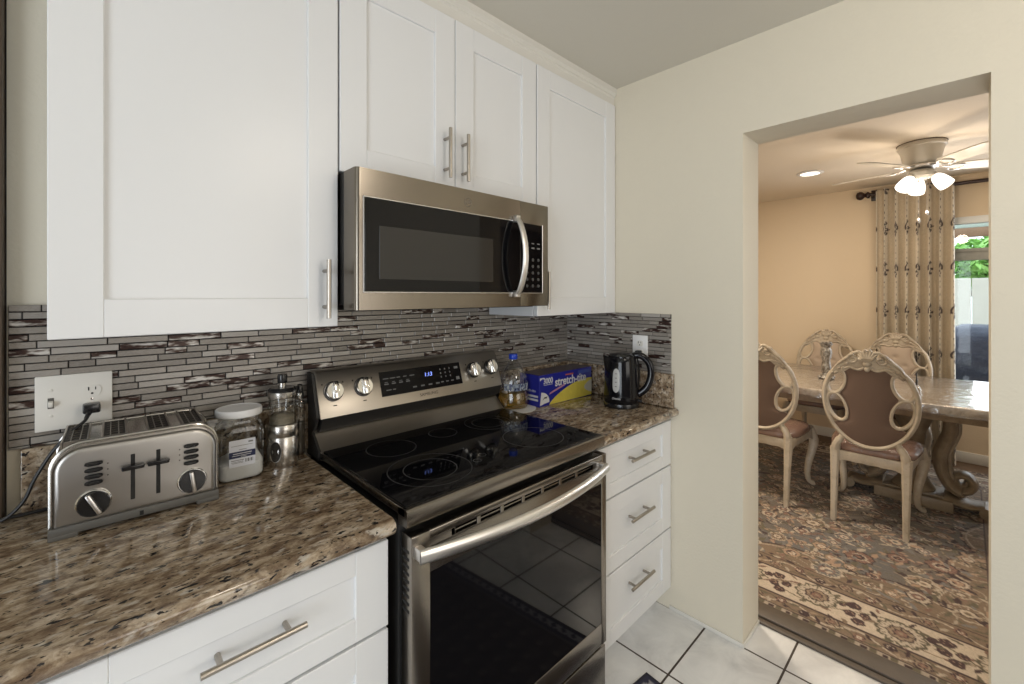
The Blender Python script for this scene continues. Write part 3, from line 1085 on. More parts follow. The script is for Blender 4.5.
CLEAR = clear('clear_plastic', (.90, .91, .90), .14, .06).mat
CLEARG = clear('clear_glass', (.88, .88, .86), .22, .03).mat
def rrect(wx, wy, r, n=6):
    p = []
    for (cx, cy, a0) in ((wx - r, wy - r, 0), (-wx + r, wy - r, PI / 2), (-wx + r, -wy + r, PI), (wx - r, -wy + r, 1.5 * PI)):
        for k in range(n + 1):
            a = a0 + (PI / 2) * k / n
            p.append((cx + r * math.cos(a), cy + r * math.sin(a)))
    return p
def loft(m, sections, cap0=True, cap1=True):
    """sections: list of (z, polygon)"""
    n = len(sections[0][1])
    vv = [(p[0], p[1], z) for z, pg in sections for p in pg]
    ff = []
    for i in range(len(sections) - 1):
        for k in range(n):
            l = (k + 1) % n
            ff.append((i * n + k, i * n + l, (i + 1) * n + l, (i + 1) * n + k))
    if cap0: ff.append(tuple(range(n - 1, -1, -1)))
    if cap1: ff.append(tuple((len(sections) - 1) * n + k for k in range(n)))
    m.raw(vv, ff)
def circ(r, n=28):
    return None
def jar():
    t = thing('plastic_jar', 'clear plastic jar of white powder with a round white lid beside the toaster', 'jar', (.3060, 1.412, WT), R(-3))
    w, d = .0555, .048
    m = MB()
    N = 6
    def sec(k, r): return rrect(w * k, d * k, r, N)
    loft(m, [(0, sec(.90, .018)), (.004, sec(.97, .02)), (.012, sec(1.0, .021)), (.128, sec(1.0, .021)), (.142, sec(.97, .024)), (.152, sec(.90, .030)), (.158, sec(.88, .034)), (.172, sec(.88, .038))])
    m.build('jar_body', CLEAR, t)
    p = MB()
    rnd = random.Random(4)
    top = [(x * .93, y * .93) for x, y in sec(1.0, .021)]
    loft(p, [(.003, [(x * .86, y * .86) for x, y in sec(1, .021)]), (.010, [(x * .95, y * .95) for x, y in sec(1, .021)]), (.046, [(x * .95, y * .95) for x, y in sec(1, .021)]), (.062, [(x * .6 + .012, y * .6) for x, y in sec(1, .021)]), (.070, [(x * .2 + .02, y * .2) for x, y in sec(1, .021)])])
    p.build('white_powder', plain('white_powder', (.82, .82, .82), .9, nscale=90, bump=.3), t)
    l = MB()
    l.lathe([(.0545, .170), (.0565, .172), (.0565, .186), (.0545, .1895), (.050, .190), (.048, .1885), (0, .1885)], (0, 0, 0), 48)
    l.build('lid', M_WHITEPL, t)
    lb = MB(); lb.box(-.031, .031, -d - .0009, -d - .0002, .040, .112, .0002, 1)
    lo = lb.build('label', plain('white_label', (.72, .74, .80), .6, nscale=30, bump=0), t)
    bd = MB(); bd.box(-.031, .031, -d - .0014, -d - .0008, .064, .081)
    bo = bd.build('label_band', M_NAVY, lo)
    ln = MB()
    for (a, b_, z, h) in ((-.022, .022, .0745, .0022), (-.024, .020, .0698, .0014), (-.004, .010, .0665, .0012)):
        ln.box(a, b_, -d - .0018, -d - .0013, z, z + h)
    ln.build('band_print', M_PRINT, bo, 0)
    l2 = MB()
    for (a, b_, z, h) in ((.014, .025, .102, .004), (-.026, .024, .096, .001), (-.008, .010, .085, .0012), (-.026, .004, .057, .0015), (-.026, .002, .053, .001), (-.024, .002, .050, .001), (.007, .009, .050, .009), (.0105, .0115, .050, .009), (.013, .016, .050, .009), (.0175, .0185, .050, .009), (.020, .0225, .050, .009), (.024, .025, .050, .009)):
        l2.box(a, b_, -d - .0013, -d - .0008, z, z + h)
    l2.build('label_text', M_PRINTG, lo, 0)
jar()
def mill():
    t = thing('pepper_mill', 'steel pepper mill with a glass hopper and black knob, between jar and stove', 'pepper mill', (.4230, 1.4290, WT))
    r = .0450
    b = MB()
    b.lathe([(r - .001, 0), (r, .002), (r, .082), (r - .001, .0835), (r - .001, .086), (r, .0875), (r, .117), (r - .002, .120), (.02, .120)], (0, 0, 0), 48)
    bo = b.build('body', M_STEEL_V, t)
    # oval window in the steel
    a0 = math.atan2(-1.429, -.423) - .42
    wn_ = MB()
    vv = []; ff = []
    n = 32
    for k in range(n):
        a = 2 * PI * k / n
        th = a0 - .36 * math.cos(a); z = .046 + .030 * math.sin(a)
        vv.append(((r + .0006) * math.cos(th), (r + .0006) * math.sin(th), z))
    vv.append(((r + .0006) * math.cos(a0), (r + .0006) * math.sin(a0), .046))
    for k in range(n): ff.append((k, (k + 1) % n, n))
    wn_.raw(vv, ff)
    wn_.build('oval_window', plain('peppercorn_window', (.05, .043, .036), .08, nscale=160, bump=.0, var=.9), bo)
    rg = MB()
    rg.tube([((r + .0006) * math.cos(a0 - .36 * math.cos(2 * PI * k / n)), (r + .0006) * math.sin(a0 - .36 * math.cos(2 * PI * k / n)), .046 + .030 * math.sin(2 * PI * k / n)) for k in range(n)], .001, 6, closed=True)
    rg.build('window_ring', M_STEELD, bo)
    g = MB()
    g.lathe([(.035, .119), (.0365, .122), (.0365, .198), (.035, .200)], (0, 0, 0), 40)
    g.build('glass_hopper', CLEARG, t)
    s = MB()
    s.lathe([(.033, .121), (.0335, .140), (.024, .147), (.0, .149)], (0, 0, 0), 28)
    s.build('ground_spice', plain('pale_salt', (.42, .37, .28), .9, nscale=260, bump=.5, var=.4), t)
    c = MB()
    c.lathe([(.0385, .198), (.039, .200), (.039, .215), (.037, .217)], (0, 0, 0), 40)
    c.lathe([(.0105, .226), (.0105, .241)], (0, 0, 0), 24)
    c.build('collar', M_STEEL_V, t)
    k = MB()
    k.lathe([(.0375, .2165), (.038, .221), (.033, .227), (.010, .228)], (0, 0, 0), 32)
    k.lathe([(.0125, .240), (.0135, .243), (.0135, .262), (.012, .266), (0, .267)], (0, 0, 0), 24)
    k.build('knob', M_BLACKPL, t)
mill()
def shaker_jar():
    t = thing('spice_bottle', 'small clear glass bottle with a metal collar tucked behind the pepper mill', 'bottle', (.4865, 1.4735, WT))
    g = MB()
    g.lathe([(.014, 0), (.016, .004), (.016, .150), (.014, .165), (.010, .172), (.010, .178)], (0, 0, 0), 28)
    g.build('glass', CLEARG, t)
    h = MB(); h.lathe([(.013, .004), (.0145, .010), (.0145, .10), (.0, .104)], (0, 0, 0), 24)
    h.build('contents', plain('pepper_grains', (.12, .10, .075), .9, nscale=300, bump=.6, var=.6), t)
    c = MB(); c.lathe([(.0115, .176), (.012, .178), (.012, .192), (.0105, .194)], (0, 0, 0), 28)
    c.build('collar', M_CHROME, t)
    k = MB(); k.lathe([(.0095, .194), (.010, .198), (.009, .214), (.006, .220), (0, .222)], (0, 0, 0), 24)
    k.build('cap', M_BLACKPL, t)
shaker_jar()

# ---------------------------------------------------------------- things on the right worktop
def kettle():
    C_ = (1.752, 1.092)
    az = math.atan2(-C_[1], -C_[0])       # towards the camera
    t = thing('electric_kettle', 'glossy black electric kettle on the right worktop', 'kettle', (C_[0], C_[1], WT), az + PI / 2)
    # local: -y looks at the camera, +x to the picture's right
    b = MB()
    b.lathe([(.074, 0), (.078, .003), (.079, .012), (.077, .020), (.0745, .022)], (0, 0, 0), 48)
    b.build('power_base', M_BLACKPL, t)
    m = MB()
    vv = []; ff = []
    prof = [(.0755, .023), (.0775, .028), (.0772, .06), (.0755, .11), (.0725, .16), (.0690, .200), (.0665, .218), (.063, .224)]
    seg = 64
    for (r, z) in prof:
        for k in range(seg):
            a = 2 * PI * k / seg
            q = abs(((a - PI) + PI) % (2 * PI) - PI)
            sp = max(0, 1 - q / .34)
            ext = .014 * sp ** 1.3 * max(0, (z - .165) / .05) if z > .165 else 0
            vv.append(((r + ext) * math.cos(a), (r + ext) * math.sin(a), z + .35 * ext))
    n = len(prof)
    for i in range(n - 1):
        for k in range(seg):
            l = (k + 1) % seg
            ff.append((i * seg + k, i * seg + l, (i + 1) * seg + l, (i + 1) * seg + k))
    ff.append(tuple(range(seg - 1, -1, -1)))
    ff.append(tuple((n - 1) * seg + k for k in range(seg)))
    m.raw(vv, ff)
    gloss = plain('glossy_black_plastic', (.005, .005, .007), .10, nscale=30, bump=.0, **{'Specular_IOR_Level': .35})
    bo = m.build('body', gloss, t)
    l = MB(); l.lathe([(.062, .223), (.061, .229), (.050, .236), (.025, .240), (0, .241)], (.004, 0, 0), 40)
    l.build('lid', gloss, t)
    h = MB()
    pp = [(.050, 0, .226), (.075, 0, .232), (.100, 0, .222), (.122, 0, .196), (.130, 0, .160), (.126, 0, .125), (.112, 0, .090), (.090, 0, .066), (.070, 0, .055)]
    P = [Vector(p) for p in pp]; pts = []
    for i in range(len(P) - 1):
        p0 = P[max(i - 1, 0)]; p1 = P[i]; p2 = P[i + 1]; p3 = P[min(i + 2, len(P) - 1)]
        for k in range(5):
            u = k / 5
            pts.append(0.5 * ((2 * p1) + (p2 - p0) * u + (2 * p0 - 5 * p1 + 4 * p2 - p3) * u * u + (3 * p1 - p0 - 3 * p2 + p3) * u ** 3))
    pts.append(P[-1])
    h.tube(pts, .0135, 14, flat=(.85, 1.15), up=(0, 1, 0))
    h.build('handle', gloss, t)
    sw = MB(); sw.box(.060, .092, -.012, .012, .020, .034, .004)
    sw.build('switch_lever', M_BLACKPL, t)
    # water gauge on the side towards the camera, a little left
    def wrap(th, z):
        # radius of the body at height z
        for (r0, z0), (r1, z1) in zip(prof, prof[1:]):
            if z0 <= z <= z1:
                r = r0 + (r1 - r0) * (z - z0) / (z1 - z0)
                break
        return r
    a0 = -PI / 2 - .30
    vv = []; ff = []; n = 36; ringp = []
    rows = 14
    for i in range(rows + 1):
        z = .072 + (.180 - .072) * i / rows
        u = (z - .126) / .054
        hw = .20 * (max(0, 1 - abs(u) ** 4.0)) ** .5 + .004
        for k in range(5):
            th = a0 + hw * (k / 2 - 1)
            r = wrap(th, z) + .0012
            vv.append((r * math.cos(th), r * math.sin(th), z))
    for i in range(rows):
        for k in range(4):
            ff.append((i * 5 + k, i * 5 + k + 1, (i + 1) * 5 + k + 1, (i + 1) * 5 + k))
    g = MB(); g.raw(vv, ff)
    go = g.build('water_gauge', plain('frosted_gauge', (.46, .46, .45), .3, nscale=90, bump=.05), bo)
    tk = MB()
    for z in (.100, .119, .137, .156):
        q = []
        for th in (a0 - .05, a0 + .05):
            for zz in (z - .0014, z + .0014):
                r = wrap(th, zz) + .0017
                q.append((r * math.cos(th), r * math.sin(th), zz))
        tk.raw(q, [(0, 2, 3, 1)])
    tk.build('gauge_marks', M_PRINTD, go, 0)
    # small pale script word below the gauge (too small to read)
    th = a0 + .02
    r = .0792
    text('maker_name', 'Ovente', .014, (r * math.cos(th), r * math.sin(th), .047), (PI / 2, 0, th + PI / 2), M_PRINT, bo, .0002, shear=.2, sx=.9)
    # cord to the plug in the outlet
    loc = Matrix.Translation((C_[0], C_[1], WT)) @ Matrix.Rotation(az + PI / 2, 4, 'Z')
    inv = loc.inverted()
    wp = [Vector(p) for p in ((1.866, 1.072, 1.144), (1.848, 1.066, 1.128), (1.846, 1.055, 1.07), (1.850, 1.060, .98), (1.846, 1.075, .925), (1.825, 1.085, .919), (1.80, 1.09, .921))]
    c = MB(); c.tube([inv @ p for p in wp], .0035, 8)
    co = c.build('cord', M_CORD, t)
    pg = MB()
    pg.box(1.856, 1.884, 1.060, 1.084, 1.136, 1.158, .004, 2, inv)
    pg.build('plug', M_BLACKPL, co)
kettle()

def film_box():
    x0, x1 = 1.456, 1.848
    L, Hh, D = .388, .142, .125
    t = thing('film_box', 'blue and yellow plastic-wrap box standing in the corner of the right worktop', 'box', (1.648, 1.385, WT), R(-.6))
    blue = plain('blue_card', (.018, .022, .24), .28, nscale=60, bump=.01)
    m = MB(); m.box(-L / 2, L / 2, -D / 2, D / 2, 0, Hh, .0015, 1)
    m.build('carton', blue, t)
    yf = -D / 2
    l = MB(); l.box(-L / 2 + .004, L / 2 - .004, -D / 2 + .003, D / 2 - .003, Hh - .0006, Hh + .0012, .0005, 1)
    l.build('lid_flap', plain('printed_flap', (.075, .045, .07), .3, nscale=18, bump=0, var=.6), t)
    def sheet(name, pts, mat, off):
        q = MB(); q.prism(pts, yf - off - .0004, yf - off, 'y')
        return q.build(name, mat, t, 0)
    yel = plain('yellow_print', (.74, .62, .10), .35, nscale=35, bump=0, var=.35)
    sw = []
    n = 26
    for k in range(n + 1):
        u = k / n
        x = -.128 + (.194 + .128) * u
        z = .004 + .086 * math.sin(u * PI * .56) ** .75
        sw.append((x, min(z, .093)))
    sw = [(.193, .002)] + [(-.128, .002)] + sw[1:]
    sheet('yellow_swoosh', list(reversed(sw)), yel, .0003)
    sheet('white_swirl', [(.193, .016)] + [(.193, .079)] + [(.193 - .06 * math.sin(PI * k / 14) ** .8 - .0, .079 - .063 * k / 14) for k in range(1, 14)], plain('pale_print', (.60, .58, .50), .35, nscale=25, bump=0, var=.2), .0008)
    # white fan with an insect-like cutter drawing, lower left
    wf = [(-.190, .006)]
    for k in range(15):
        a = -PI / 2 * 0 + (PI / 2) * (1 - k / 14) * 1.0
        wf.append((-.190 + .062 * math.cos(a - .15) * 1.0, .022 + .044 * math.sin(a - .15)))
    wf.append((-.165, .012))
    sheet('white_fan', wf, M_PRINT, .0006)
    sheet('cutter_sketch', [(-.172, .030), (-.160, .036), (-.148, .034), (-.140, .044), (-.152, .041), (-.158, .043), (-.166, .037)], M_PRINTD, .0011)
    band = plain('pink_print', (.45, .22, .35), .35, nscale=40, bump=0, var=.2)
    sheet('pink_streamer', [(-.128, .048), (-.122, .058), (-.020, .085), (-.018, .076)], band, .0008)
    sheet('red_strip', [(-.012, .122), (-.012, .129), (.048, .129), (.048, .122)], plain('red_print', (.42, .10, .07), .35, nscale=40, bump=0), .0006)
    sheet('pale_corner', [(-.190, .117), (-.190, .130), (-.160, .130), (-.160, .126), (-.178, .124)], M_PRINT, .0006)
    sheet('blue_lines', [(.082, .118), (.082, .133), (.178, .133), (.178, .118)], plain('light_blue_print', (.06, .10, .42), .35, nscale=160, bump=0, var=.5), .0006)
    text('size_number', '3000', .036, (-.135, yf - .0005, .112), (PI / 2, 0, 0), M_PRINT, t, .0003, sx=.9, bold=.0005)
    sheet('size_underline', [(-.165, .0945), (-.165, .0965), (-.105, .0965), (-.105, .0945)], M_PRINT, .0006)
    text('product_word', 'stretch-tite', .056, (.030, yf - .0005, .098), (PI / 2, 0, 0), M_PRINT, t, .0003, sx=.92, bold=.0010)
    # small end panel
    text('end_word', 'stretch-tite', .018, (-L / 2 - .0005, 0, .070), (PI / 2, 0, -PI / 2), M_PRINT, t, .0003)
    e = MB()
    for z in (.042, .026):
        e.box(-L / 2 - .0006, -L / 2 + .001, -D / 2 + .008, D / 2 - .02, z, z + .009)
    e.build('end_bars', M_PRINT, t, 0)
film_box()

def oil_bottle():
    pc = MB()
    n = 40
    pc.prism([(1.372 + .094 * math.cos(2 * PI * k / n), 1.397 + .094 * math.sin(2 * PI * k / n)) for k in range(n)], WT + .0003, WT + .002, 'z')
    t = thing('oil_bottle', 'wide clear plastic bottle with amber oil and a blue cap behind the stove corner', 'bottle', (1.382, 1.418, WT + .0022))
    r = .066
    prof = [(r - .012, 0), (r - .003, .002), (r, .010), (r, .060), (r - .003, .066), (r - .003, .072), (r, .078), (r, .118), (r - .003, .135), (r - .014, .158), (.040, .180), (.024, .198), (.0165, .206), (.0165, .218)]
    m = MB()
    m.lathe(prof, (0, 0, 0), 48)
    m.build('bottle_body', clear('clear_bottle', (.92, .94, .96), .20, .05).mat, t)
    o = MB(); o.lathe([(r - .013, .0015), (r - .004, .004), (r - .0015, .010), (r - .0015, .060), (r - .0045, .066), (r - .0045, .070), (0, .0702)], (0, 0, 0), 48)
    t_oil = NT('amber_oil')
    t_oil.bsdf((.62, .36, .06), .06, 0, Transmission_Weight=.75, IOR=1.3)
    o.build('oil', t_oil.mat, t)
    l = MB()
    vv = []; ff = []
    for i, z in enumerate((.082, .112)):
        for k in range(25):
            a = -PI * .95 + PI * .9 * k / 24
            vv.append(((r + .0006) * math.cos(a), (r + .0006) * math.sin(a), z))
    for k in range(24): ff.append((k, k + 1, 25 + k + 1, 25 + k))
    l.raw(vv, ff)
    tl = NT('printed_wrap')
    tl.bsdf((.5, .55, .6), .3)
    v = tl.coords((60, 60, 40))
    nz = tl.noise(v, 2.0, 2)
    tl.l(tl.ramp(nz, [(.40, (.03, .07, .25)), (.5, (.30, .36, .42)), (.62, (.62, .66, .68))]), tl.b.inputs['Base Color'])
    tl.b.inputs['Alpha'].default_value = .55
    l.build('wrap_label', tl.mat, t)
    c = MB(); c.lathe([(.0185, .214), (.0195, .216), (.0195, .234), (.018, .237), (0, .2375)], (0, 0, 0), 32)
    c.build('cap', plain('blue_cap', (.015, .06, .52), .3, nscale=60, bump=.02), t)
    o2 = pc.build('paper_coaster', plain('white_paper', (.74, .73, .70), .8, nscale=60, bump=.05))
    tag(o2, 'round white paper coaster under the oil bottle', 'coaster')
oil_bottle()

# ---------------------------------------------------------------- kitchen mat in front of the stove
def kitchen_mat():
    x0, x1, y0, y1 = -.74, 0.0, -1.85, 0.0
    st = .006
    xs = np.arange(x0, x1 + 1e-6, st); ys = np.arange(y0, y1 + 1e-6, st)
    X, Y = np.meshgrid(xs, ys, indexing='ij')
    e = np.minimum(np.minimum(X - x0, x1 - X), np.minimum(Y - y0, y1 - Y))
    col = np.zeros(X.shape + (3,)); col[:] = (.040, .030, .028)
    lat = (np.abs(np.sin(X * 38) * np.sin(Y * 38)) > .55)
    col[lat] = (.065, .050, .045)
    pale = (np.abs(np.sin(X * 38 + 1.2) * np.sin(Y * 38 + .6)) > .86)
    col[pale] = (.12, .10, .085)
    col[e < .075] = (.030, .030, .060)
    b2 = (e > .020) & (e < .055) & ((np.sin((X + Y) * 130) > .2) | (np.sin((X - Y) * 130) > .55))
    col[b2] = (.30, .29, .30)
    col[(e > .072) & (e < .080)] = (.10, .09, .09)
    col[e < .008] = (.02, .02, .035)
    o = grid_mesh('kitchen_mat', X, Y, np.full(X.shape, .007), col, vcol_mat('navy_patterned_mat', 'pattern', .95, 420, .4), base=0.0)
    o.location = (1.508, .832, 0.0)
    o.rotation_euler = (0, 0, R(-6.5))
def grid_mesh(name, X, Y, Z, col, mat, parent=None, base=None):
    nx, ny = X.shape
    v = np.stack([X, Y, Z], -1).reshape(-1, 3)
    idx = np.arange(nx * ny).reshape(nx, ny)
    f = np.stack([idx[:-1, :-1], idx[1:, :-1], idx[1:, 1:], idx[:-1, 1:]], -1).reshape(-1, 4)
    c = col.reshape(-1, 3)
    if base is not None:
        ring = np.concatenate([idx[:, 0], idx[-1, 1:], idx[-2::-1, -1], idx[0, -2:0:-1]])
        low = v[ring].copy(); low[:, 2] = base
        n0 = len(v); k = len(ring)
        v = np.concatenate([v, low]); c = np.concatenate([c, c[ring]])
        a = np.arange(k); b = (a + 1) % k
        f = np.concatenate([f, np.stack([ring[a], n0 + a, n0 + b, ring[b]], -1)])
    me = bpy.data.meshes.new(name)
    me.from_pydata(v.tolist(), [], f.tolist())
    me.materials.append(mat)
    at = me.color_attributes.new('pattern', 'FLOAT_COLOR', 'POINT')
    at.data.foreach_set('color', np.concatenate([c, np.ones((len(c), 1))], 1).astype(np.float32).ravel())
    me.shade_smooth()
    me.set_sharp_from_angle(angle=R(50))
    o = bpy.data.objects.new(name, me)
    COL.objects.link(o)
    if parent: o.parent = parent
    return o
kitchen_mat()
tag(bpy.data.objects['kitchen_mat'], 'dark navy patterned runner mat on the tiles in front of the stove', 'mat')

# ---------------------------------------------------------------- dining room rug
def noise2(X, Y, scale, seed):
    """smooth value noise"""
    rs = np.random.RandomState(seed)
    G = rs.rand(64, 64)
    x = X * scale + 7.3; y = Y * scale + 11.1
    xi = np.floor(x).astype(int); yi = np.floor(y).astype(int)
    fx = x - xi; fy = y - yi
    fx = fx * fx * (3 - 2 * fx); fy = fy * fy * (3 - 2 * fy)
    g = lambda a, b: G[a % 64, b % 64]
    return (g(xi, yi) * (1 - fx) + g(xi + 1, yi) * fx) * (1 - fy) + (g(xi, yi + 1) * (1 - fx) + g(xi + 1, yi + 1) * fx) * fy
def rug():
    x0, x1, y0, y1 = 2.222, 5.08, -.515, 2.30
    st = .0058
    xs = np.arange(x0, x1, st); ys = np.arange(y0, y1, st)
    X, Y = np.meshgrid(xs, ys, indexing='ij')
    CREAM = np.array((.60, .495, .38)); TAN = np.array((.225, .155, .100)); LTAN = np.array((.33, .24, .16))
    MAR = np.array((.045, .018, .018)); FIELD = np.array((.155, .125, .10)); SLATE = np.array((.150, .138, .128))
    ROSE = np.array((.25, .135, .095)); OLIVE = np.array((.135, .11, .065)); PINK = np.array((.42, .28, .19))
    col = np.zeros(X.shape + (3,))
    rs = np.random.RandomState(11)
    d = np.minimum(np.minimum(X - x0, x1 - X), np.minimum(Y - y0, y1 - Y))
    nz = noise2(X, Y, 5, 1)
    col[:] = FIELD
    f2 = noise2(X, Y, 2.2, 9)
    k = np.clip((f2 - .45) * 5, 0, 1)[..., None]
    col[:] = FIELD * (1 - k) + SLATE * k
    # band edges measured from the rug edge
    B = (.028, .112, .335, .435)
    # along-border coordinate: use whichever side is nearest
    side_x = (np.minimum(X - x0, x1 - X) <= np.minimum(Y - y0, y1 - Y))
    S = np.where(side_x, Y, X)
    # scalloped spandrel in front of the field
    sc = .50 + .075 * np.abs(np.sin(S * 7.2)) + .05 * np.sin(S * 2.6 + .8)
    spand = d < sc
    col[spand & (d > B[3])] = TAN
    edge = np.abs(d - sc) < .006
    col[edge & (d > B[3])] = MAR
    edge2 = np.abs(d - sc + .022) < .0045
    col[edge2 & (d > B[3])] = CREAM * .8
    # arabesque vines in field and spandrel
    def vines(mask, sc_, seed, w, c):
        n = noise2(X, Y, sc_, seed) + .35 * noise2(X, Y, sc_ * 2.1, seed + 3)
        v = np.abs((n * 5) % 1 - .5)
        m = mask & (v < w)
        col[m] = c
    fm = d > B[3]
    vines(fm & ~spand, 3.4, 21, .035, LTAN)
    vines(fm & ~spand, 4.2, 24, .030, OLIVE)
    vines(fm & ~spand, 3.0, 29, .022, MAR)
    vines(fm & spand, 5.0, 33, .05, OLIVE)
    vines(fm & spand, 6.0, 37, .035, CREAM * .75)
    def local(cx, cy, r):
        i0 = max(0, int((cx - r - x0) / st)); i1 = min(len(xs), int((cx + r - x0) / st) + 2)
        j0 = max(0, int((cy - r - y0) / st)); j1 = min(len(ys), int((cy + r - y0) / st) + 2)
        if i1 <= i0 or j1 <= j0: return None
        return slice(i0, i1), slice(j0, j1)
    def rosette(cx, cy, r, n, cols, ph=0.0, clip=None):
        L = local(cx, cy, r * 1.05)
        if L is None: return
        dx = X[L] - cx; dy = Y[L] - cy
        rr = np.hypot(dx, dy) / r
        an = np.arctan2(dy, dx) + ph
        pet = .80 + .20 * np.abs(np.cos(an * n / 2)) ** .6
        sub = col[L]
        m = rr < pet
        if clip is not None: m &= clip[L]
        t = rr / pet
        sub[m & (t > .86)] = cols[0]
        sub[m & (t <= .86)] = cols[1]
        sub[m & (t <= .86) & (np.abs(np.sin(an * n / 2)) < .16) & (t > .45)] = cols[0]
        sub[m & (t <= .52)] = cols[2]
        sub[m & (t <= .42)] = cols[3]
        sub[m & (t <= .18)] = cols[1]
    def leaf(cx, cy, a, l, w, c, mask=None):
        L = local(cx, cy, l)
        if L is None: return
        dx = X[L] - cx; dy = Y[L] - cy
        u = dx * math.cos(a) + dy * math.sin(a); v = -dx * math.sin(a) + dy * math.cos(a)
        t = np.clip(1 - (u / l) ** 2, 0, 1)
        m = (np.abs(v) < w * t) & (np.abs(u) < l)
        if mask is not None: m &= mask[L]
        col[L][m] = c
    def spray(cx, cy, r, mask, seedcol):
        for q in range(5):
            a = rs.rand() * 6.28
            leaf(cx + r * math.cos(a) * 1.25, cy + r * math.sin(a) * 1.25, a + rs.randn() * .5, r * .5, r * .20, seedcol[rs.randint(len(seedcol))], mask)
    # field flowers
    pts = []
    for _ in range(5000):
        cx = rs.uniform(x0 + .5, x1 - .5); cy = rs.uniform(y0 + .5, y1 - .46)
        r = rs.choice((.035, .05, .07, .085), p=(.4, .3, .2, .1))
        if all((cx - a) ** 2 + (cy - b) ** 2 > (r + c) ** 2 * 1.25 for a, b, c in pts): pts.append((cx, cy, r))
        if len(pts) > 420: break
    for cx, cy, r in pts:
        p = rs.randint(5)
        cs = [(MAR, CREAM * .9, MAR, ROSE), (OLIVE, PINK, MAR, CREAM), (MAR, ROSE, CREAM * .9, MAR), (CREAM * .85, TAN, MAR, CREAM), (CREAM * .9, SLATE, ROSE, CREAM)][p]
        spray(cx, cy, r, fm, (CREAM * .85, OLIVE, ROSE, SLATE * 1.3, MAR, PINK))
        rosette(cx, cy, r, rs.choice((6, 8, 10)), cs, rs.rand() * 6, fm)
    for _ in range(1500):
        cx = rs.uniform(x0 + .44, x1 - .44); cy = rs.uniform(y0 + .44, y1 - .44)
        leaf(cx, cy, rs.rand() * 6.28, rs.uniform(.014, .034), rs.uniform(.005, .011), (CREAM * .85, OLIVE, ROSE * .8, PINK, MAR, SLATE * 1.4)[rs.randint(6)], fm)
    # border bands
    e = [(d < B[0]), (d >= B[0]) & (d < B[1]), (d >= B[1]) & (d < B[2]), (d >= B[2]) & (d < B[3])]
    col[e[0]] = CREAM * .72
    for b in (1, 3): col[e[b]] = TAN
    col[e[2]] = CREAM
    for q in B:
        col[np.abs(d - q) < .0048] = MAR
    # small blossoms on the outermost strip
    col[e[0] & (np.sin(S * 95) > .55) & (np.abs(d - .014) < .009)] = MAR
    col[e[0] & (np.sin(S * 95 + 2.4) > .45) & (np.abs(d - .014) < .011)] = OLIVE
    # waving vines on the guards
    for b, c0, hw, fr in ((1, .070, .026, 26.0), (3, .385, .032, 22.0)):
        wv = c0 + hw * np.sin(S * fr)
        col[e[b] & (np.abs(d - wv) < .0045)] = CREAM * .9
        wv2 = c0 - hw * .9 * np.sin(S * fr + .5)
        col[e[b] & (np.abs(d - wv2) < .003)] = OLIVE * .7
    # main border vine
    wv = .224 + .062 * np.sin(S * 9.0)
    col[e[2] & (np.abs(d - wv) < .0035)] = OLIVE
    wv = .224 - .070 * np.sin(S * 9.0 + .6)
    col[e[2] & (np.abs(d - wv) < .0030)] = TAN
    def along(sd, s, dd):
        if sd == 0: return x0 + dd, s
        if sd == 1: return s, y0 + dd
        if sd == 2: return x1 - dd, s
        return s, y1 - dd
    for sd in range(4):
        a, b = (y0, y1) if sd in (0, 2) else (x0, x1)
        for bi, c0, hw, fr in ((1, .070, .020, 26.0), (3, .385, .026, 22.0)):
            s = a + .05; q = 0
            while s < b - .05:
                cx, cy = along(sd, s, c0 + (.012 if q % 2 else -.012))
                rosette(cx, cy, .023 if q % 3 else .030, 6, [(MAR, LTAN, MAR, ROSE), (MAR, MAR, CREAM, MAR), (MAR, ROSE, MAR, CREAM)][q % 3], q, e[bi])
                cx, cy = along(sd, s + .045, c0 - (.018 if q % 2 else -.018))
                leaf(cx, cy, rs.rand() * 6, .022, .008, (MAR, OLIVE, CREAM * .8)[q % 3], e[bi])
                cx, cy = along(sd, s + .070, c0 + (.018 if q % 2 else -.018))
                leaf(cx, cy, rs.rand() * 6, .018, .007, (LTAN, MAR, OLIVE)[q % 3], e[bi])
                s += .096; q += 1
        s = a + .10; q = 0
        while s < b - .08:
            cx, cy = along(sd, s, .222 + (.018 if q % 2 else -.014))
            for w in range(18):
                an = rs.rand() * 6.28; rr_ = rs.uniform(.085, .17)
                leaf(cx + rr_ * math.cos(an), cy + rr_ * math.sin(an), an + rs.randn() * .6, rs.uniform(.018, .032), rs.uniform(.006, .010), (OLIVE, MAR, TAN, ROSE * .8)[rs.randint(4)], e[2])
            rosette(cx, cy, .088, 12, (OLIVE * .8, CREAM * .92, MAR, PINK), q, e[2])
            rosette(cx, cy, .050, 8, (MAR, LTAN, MAR, ROSE), q + .3, e[2])
            for (ds, dd, rr_) in ((.135, .165, .026), (.170, .205, .024), (.120, .225, .022), (.165, .275, .028), (.205, .255, .020)):
                cx, cy = along(sd, s + ds, dd)
                rosette(cx, cy, rr_, 5, (MAR, MAR * 1.5, PINK * .9, MAR), q + ds * 9, e[2])
            s += .30; q += 1
    # thread-scale variation
    rsn = np.random.RandomState(5).rand(*X.shape)
    col *= (.86 + .28 * rsn)[..., None]
    Z = np.full(X.shape, .011)
    o = grid_mesh('area_rug', X, Y, Z, col, vcol_mat('persian_rug_pile', 'pattern', .95, 380, .5, .004, .15), base=0.0)
    tag(o, 'large tan and taupe floral rug with cream border under the dining table', 'rug')
rug()

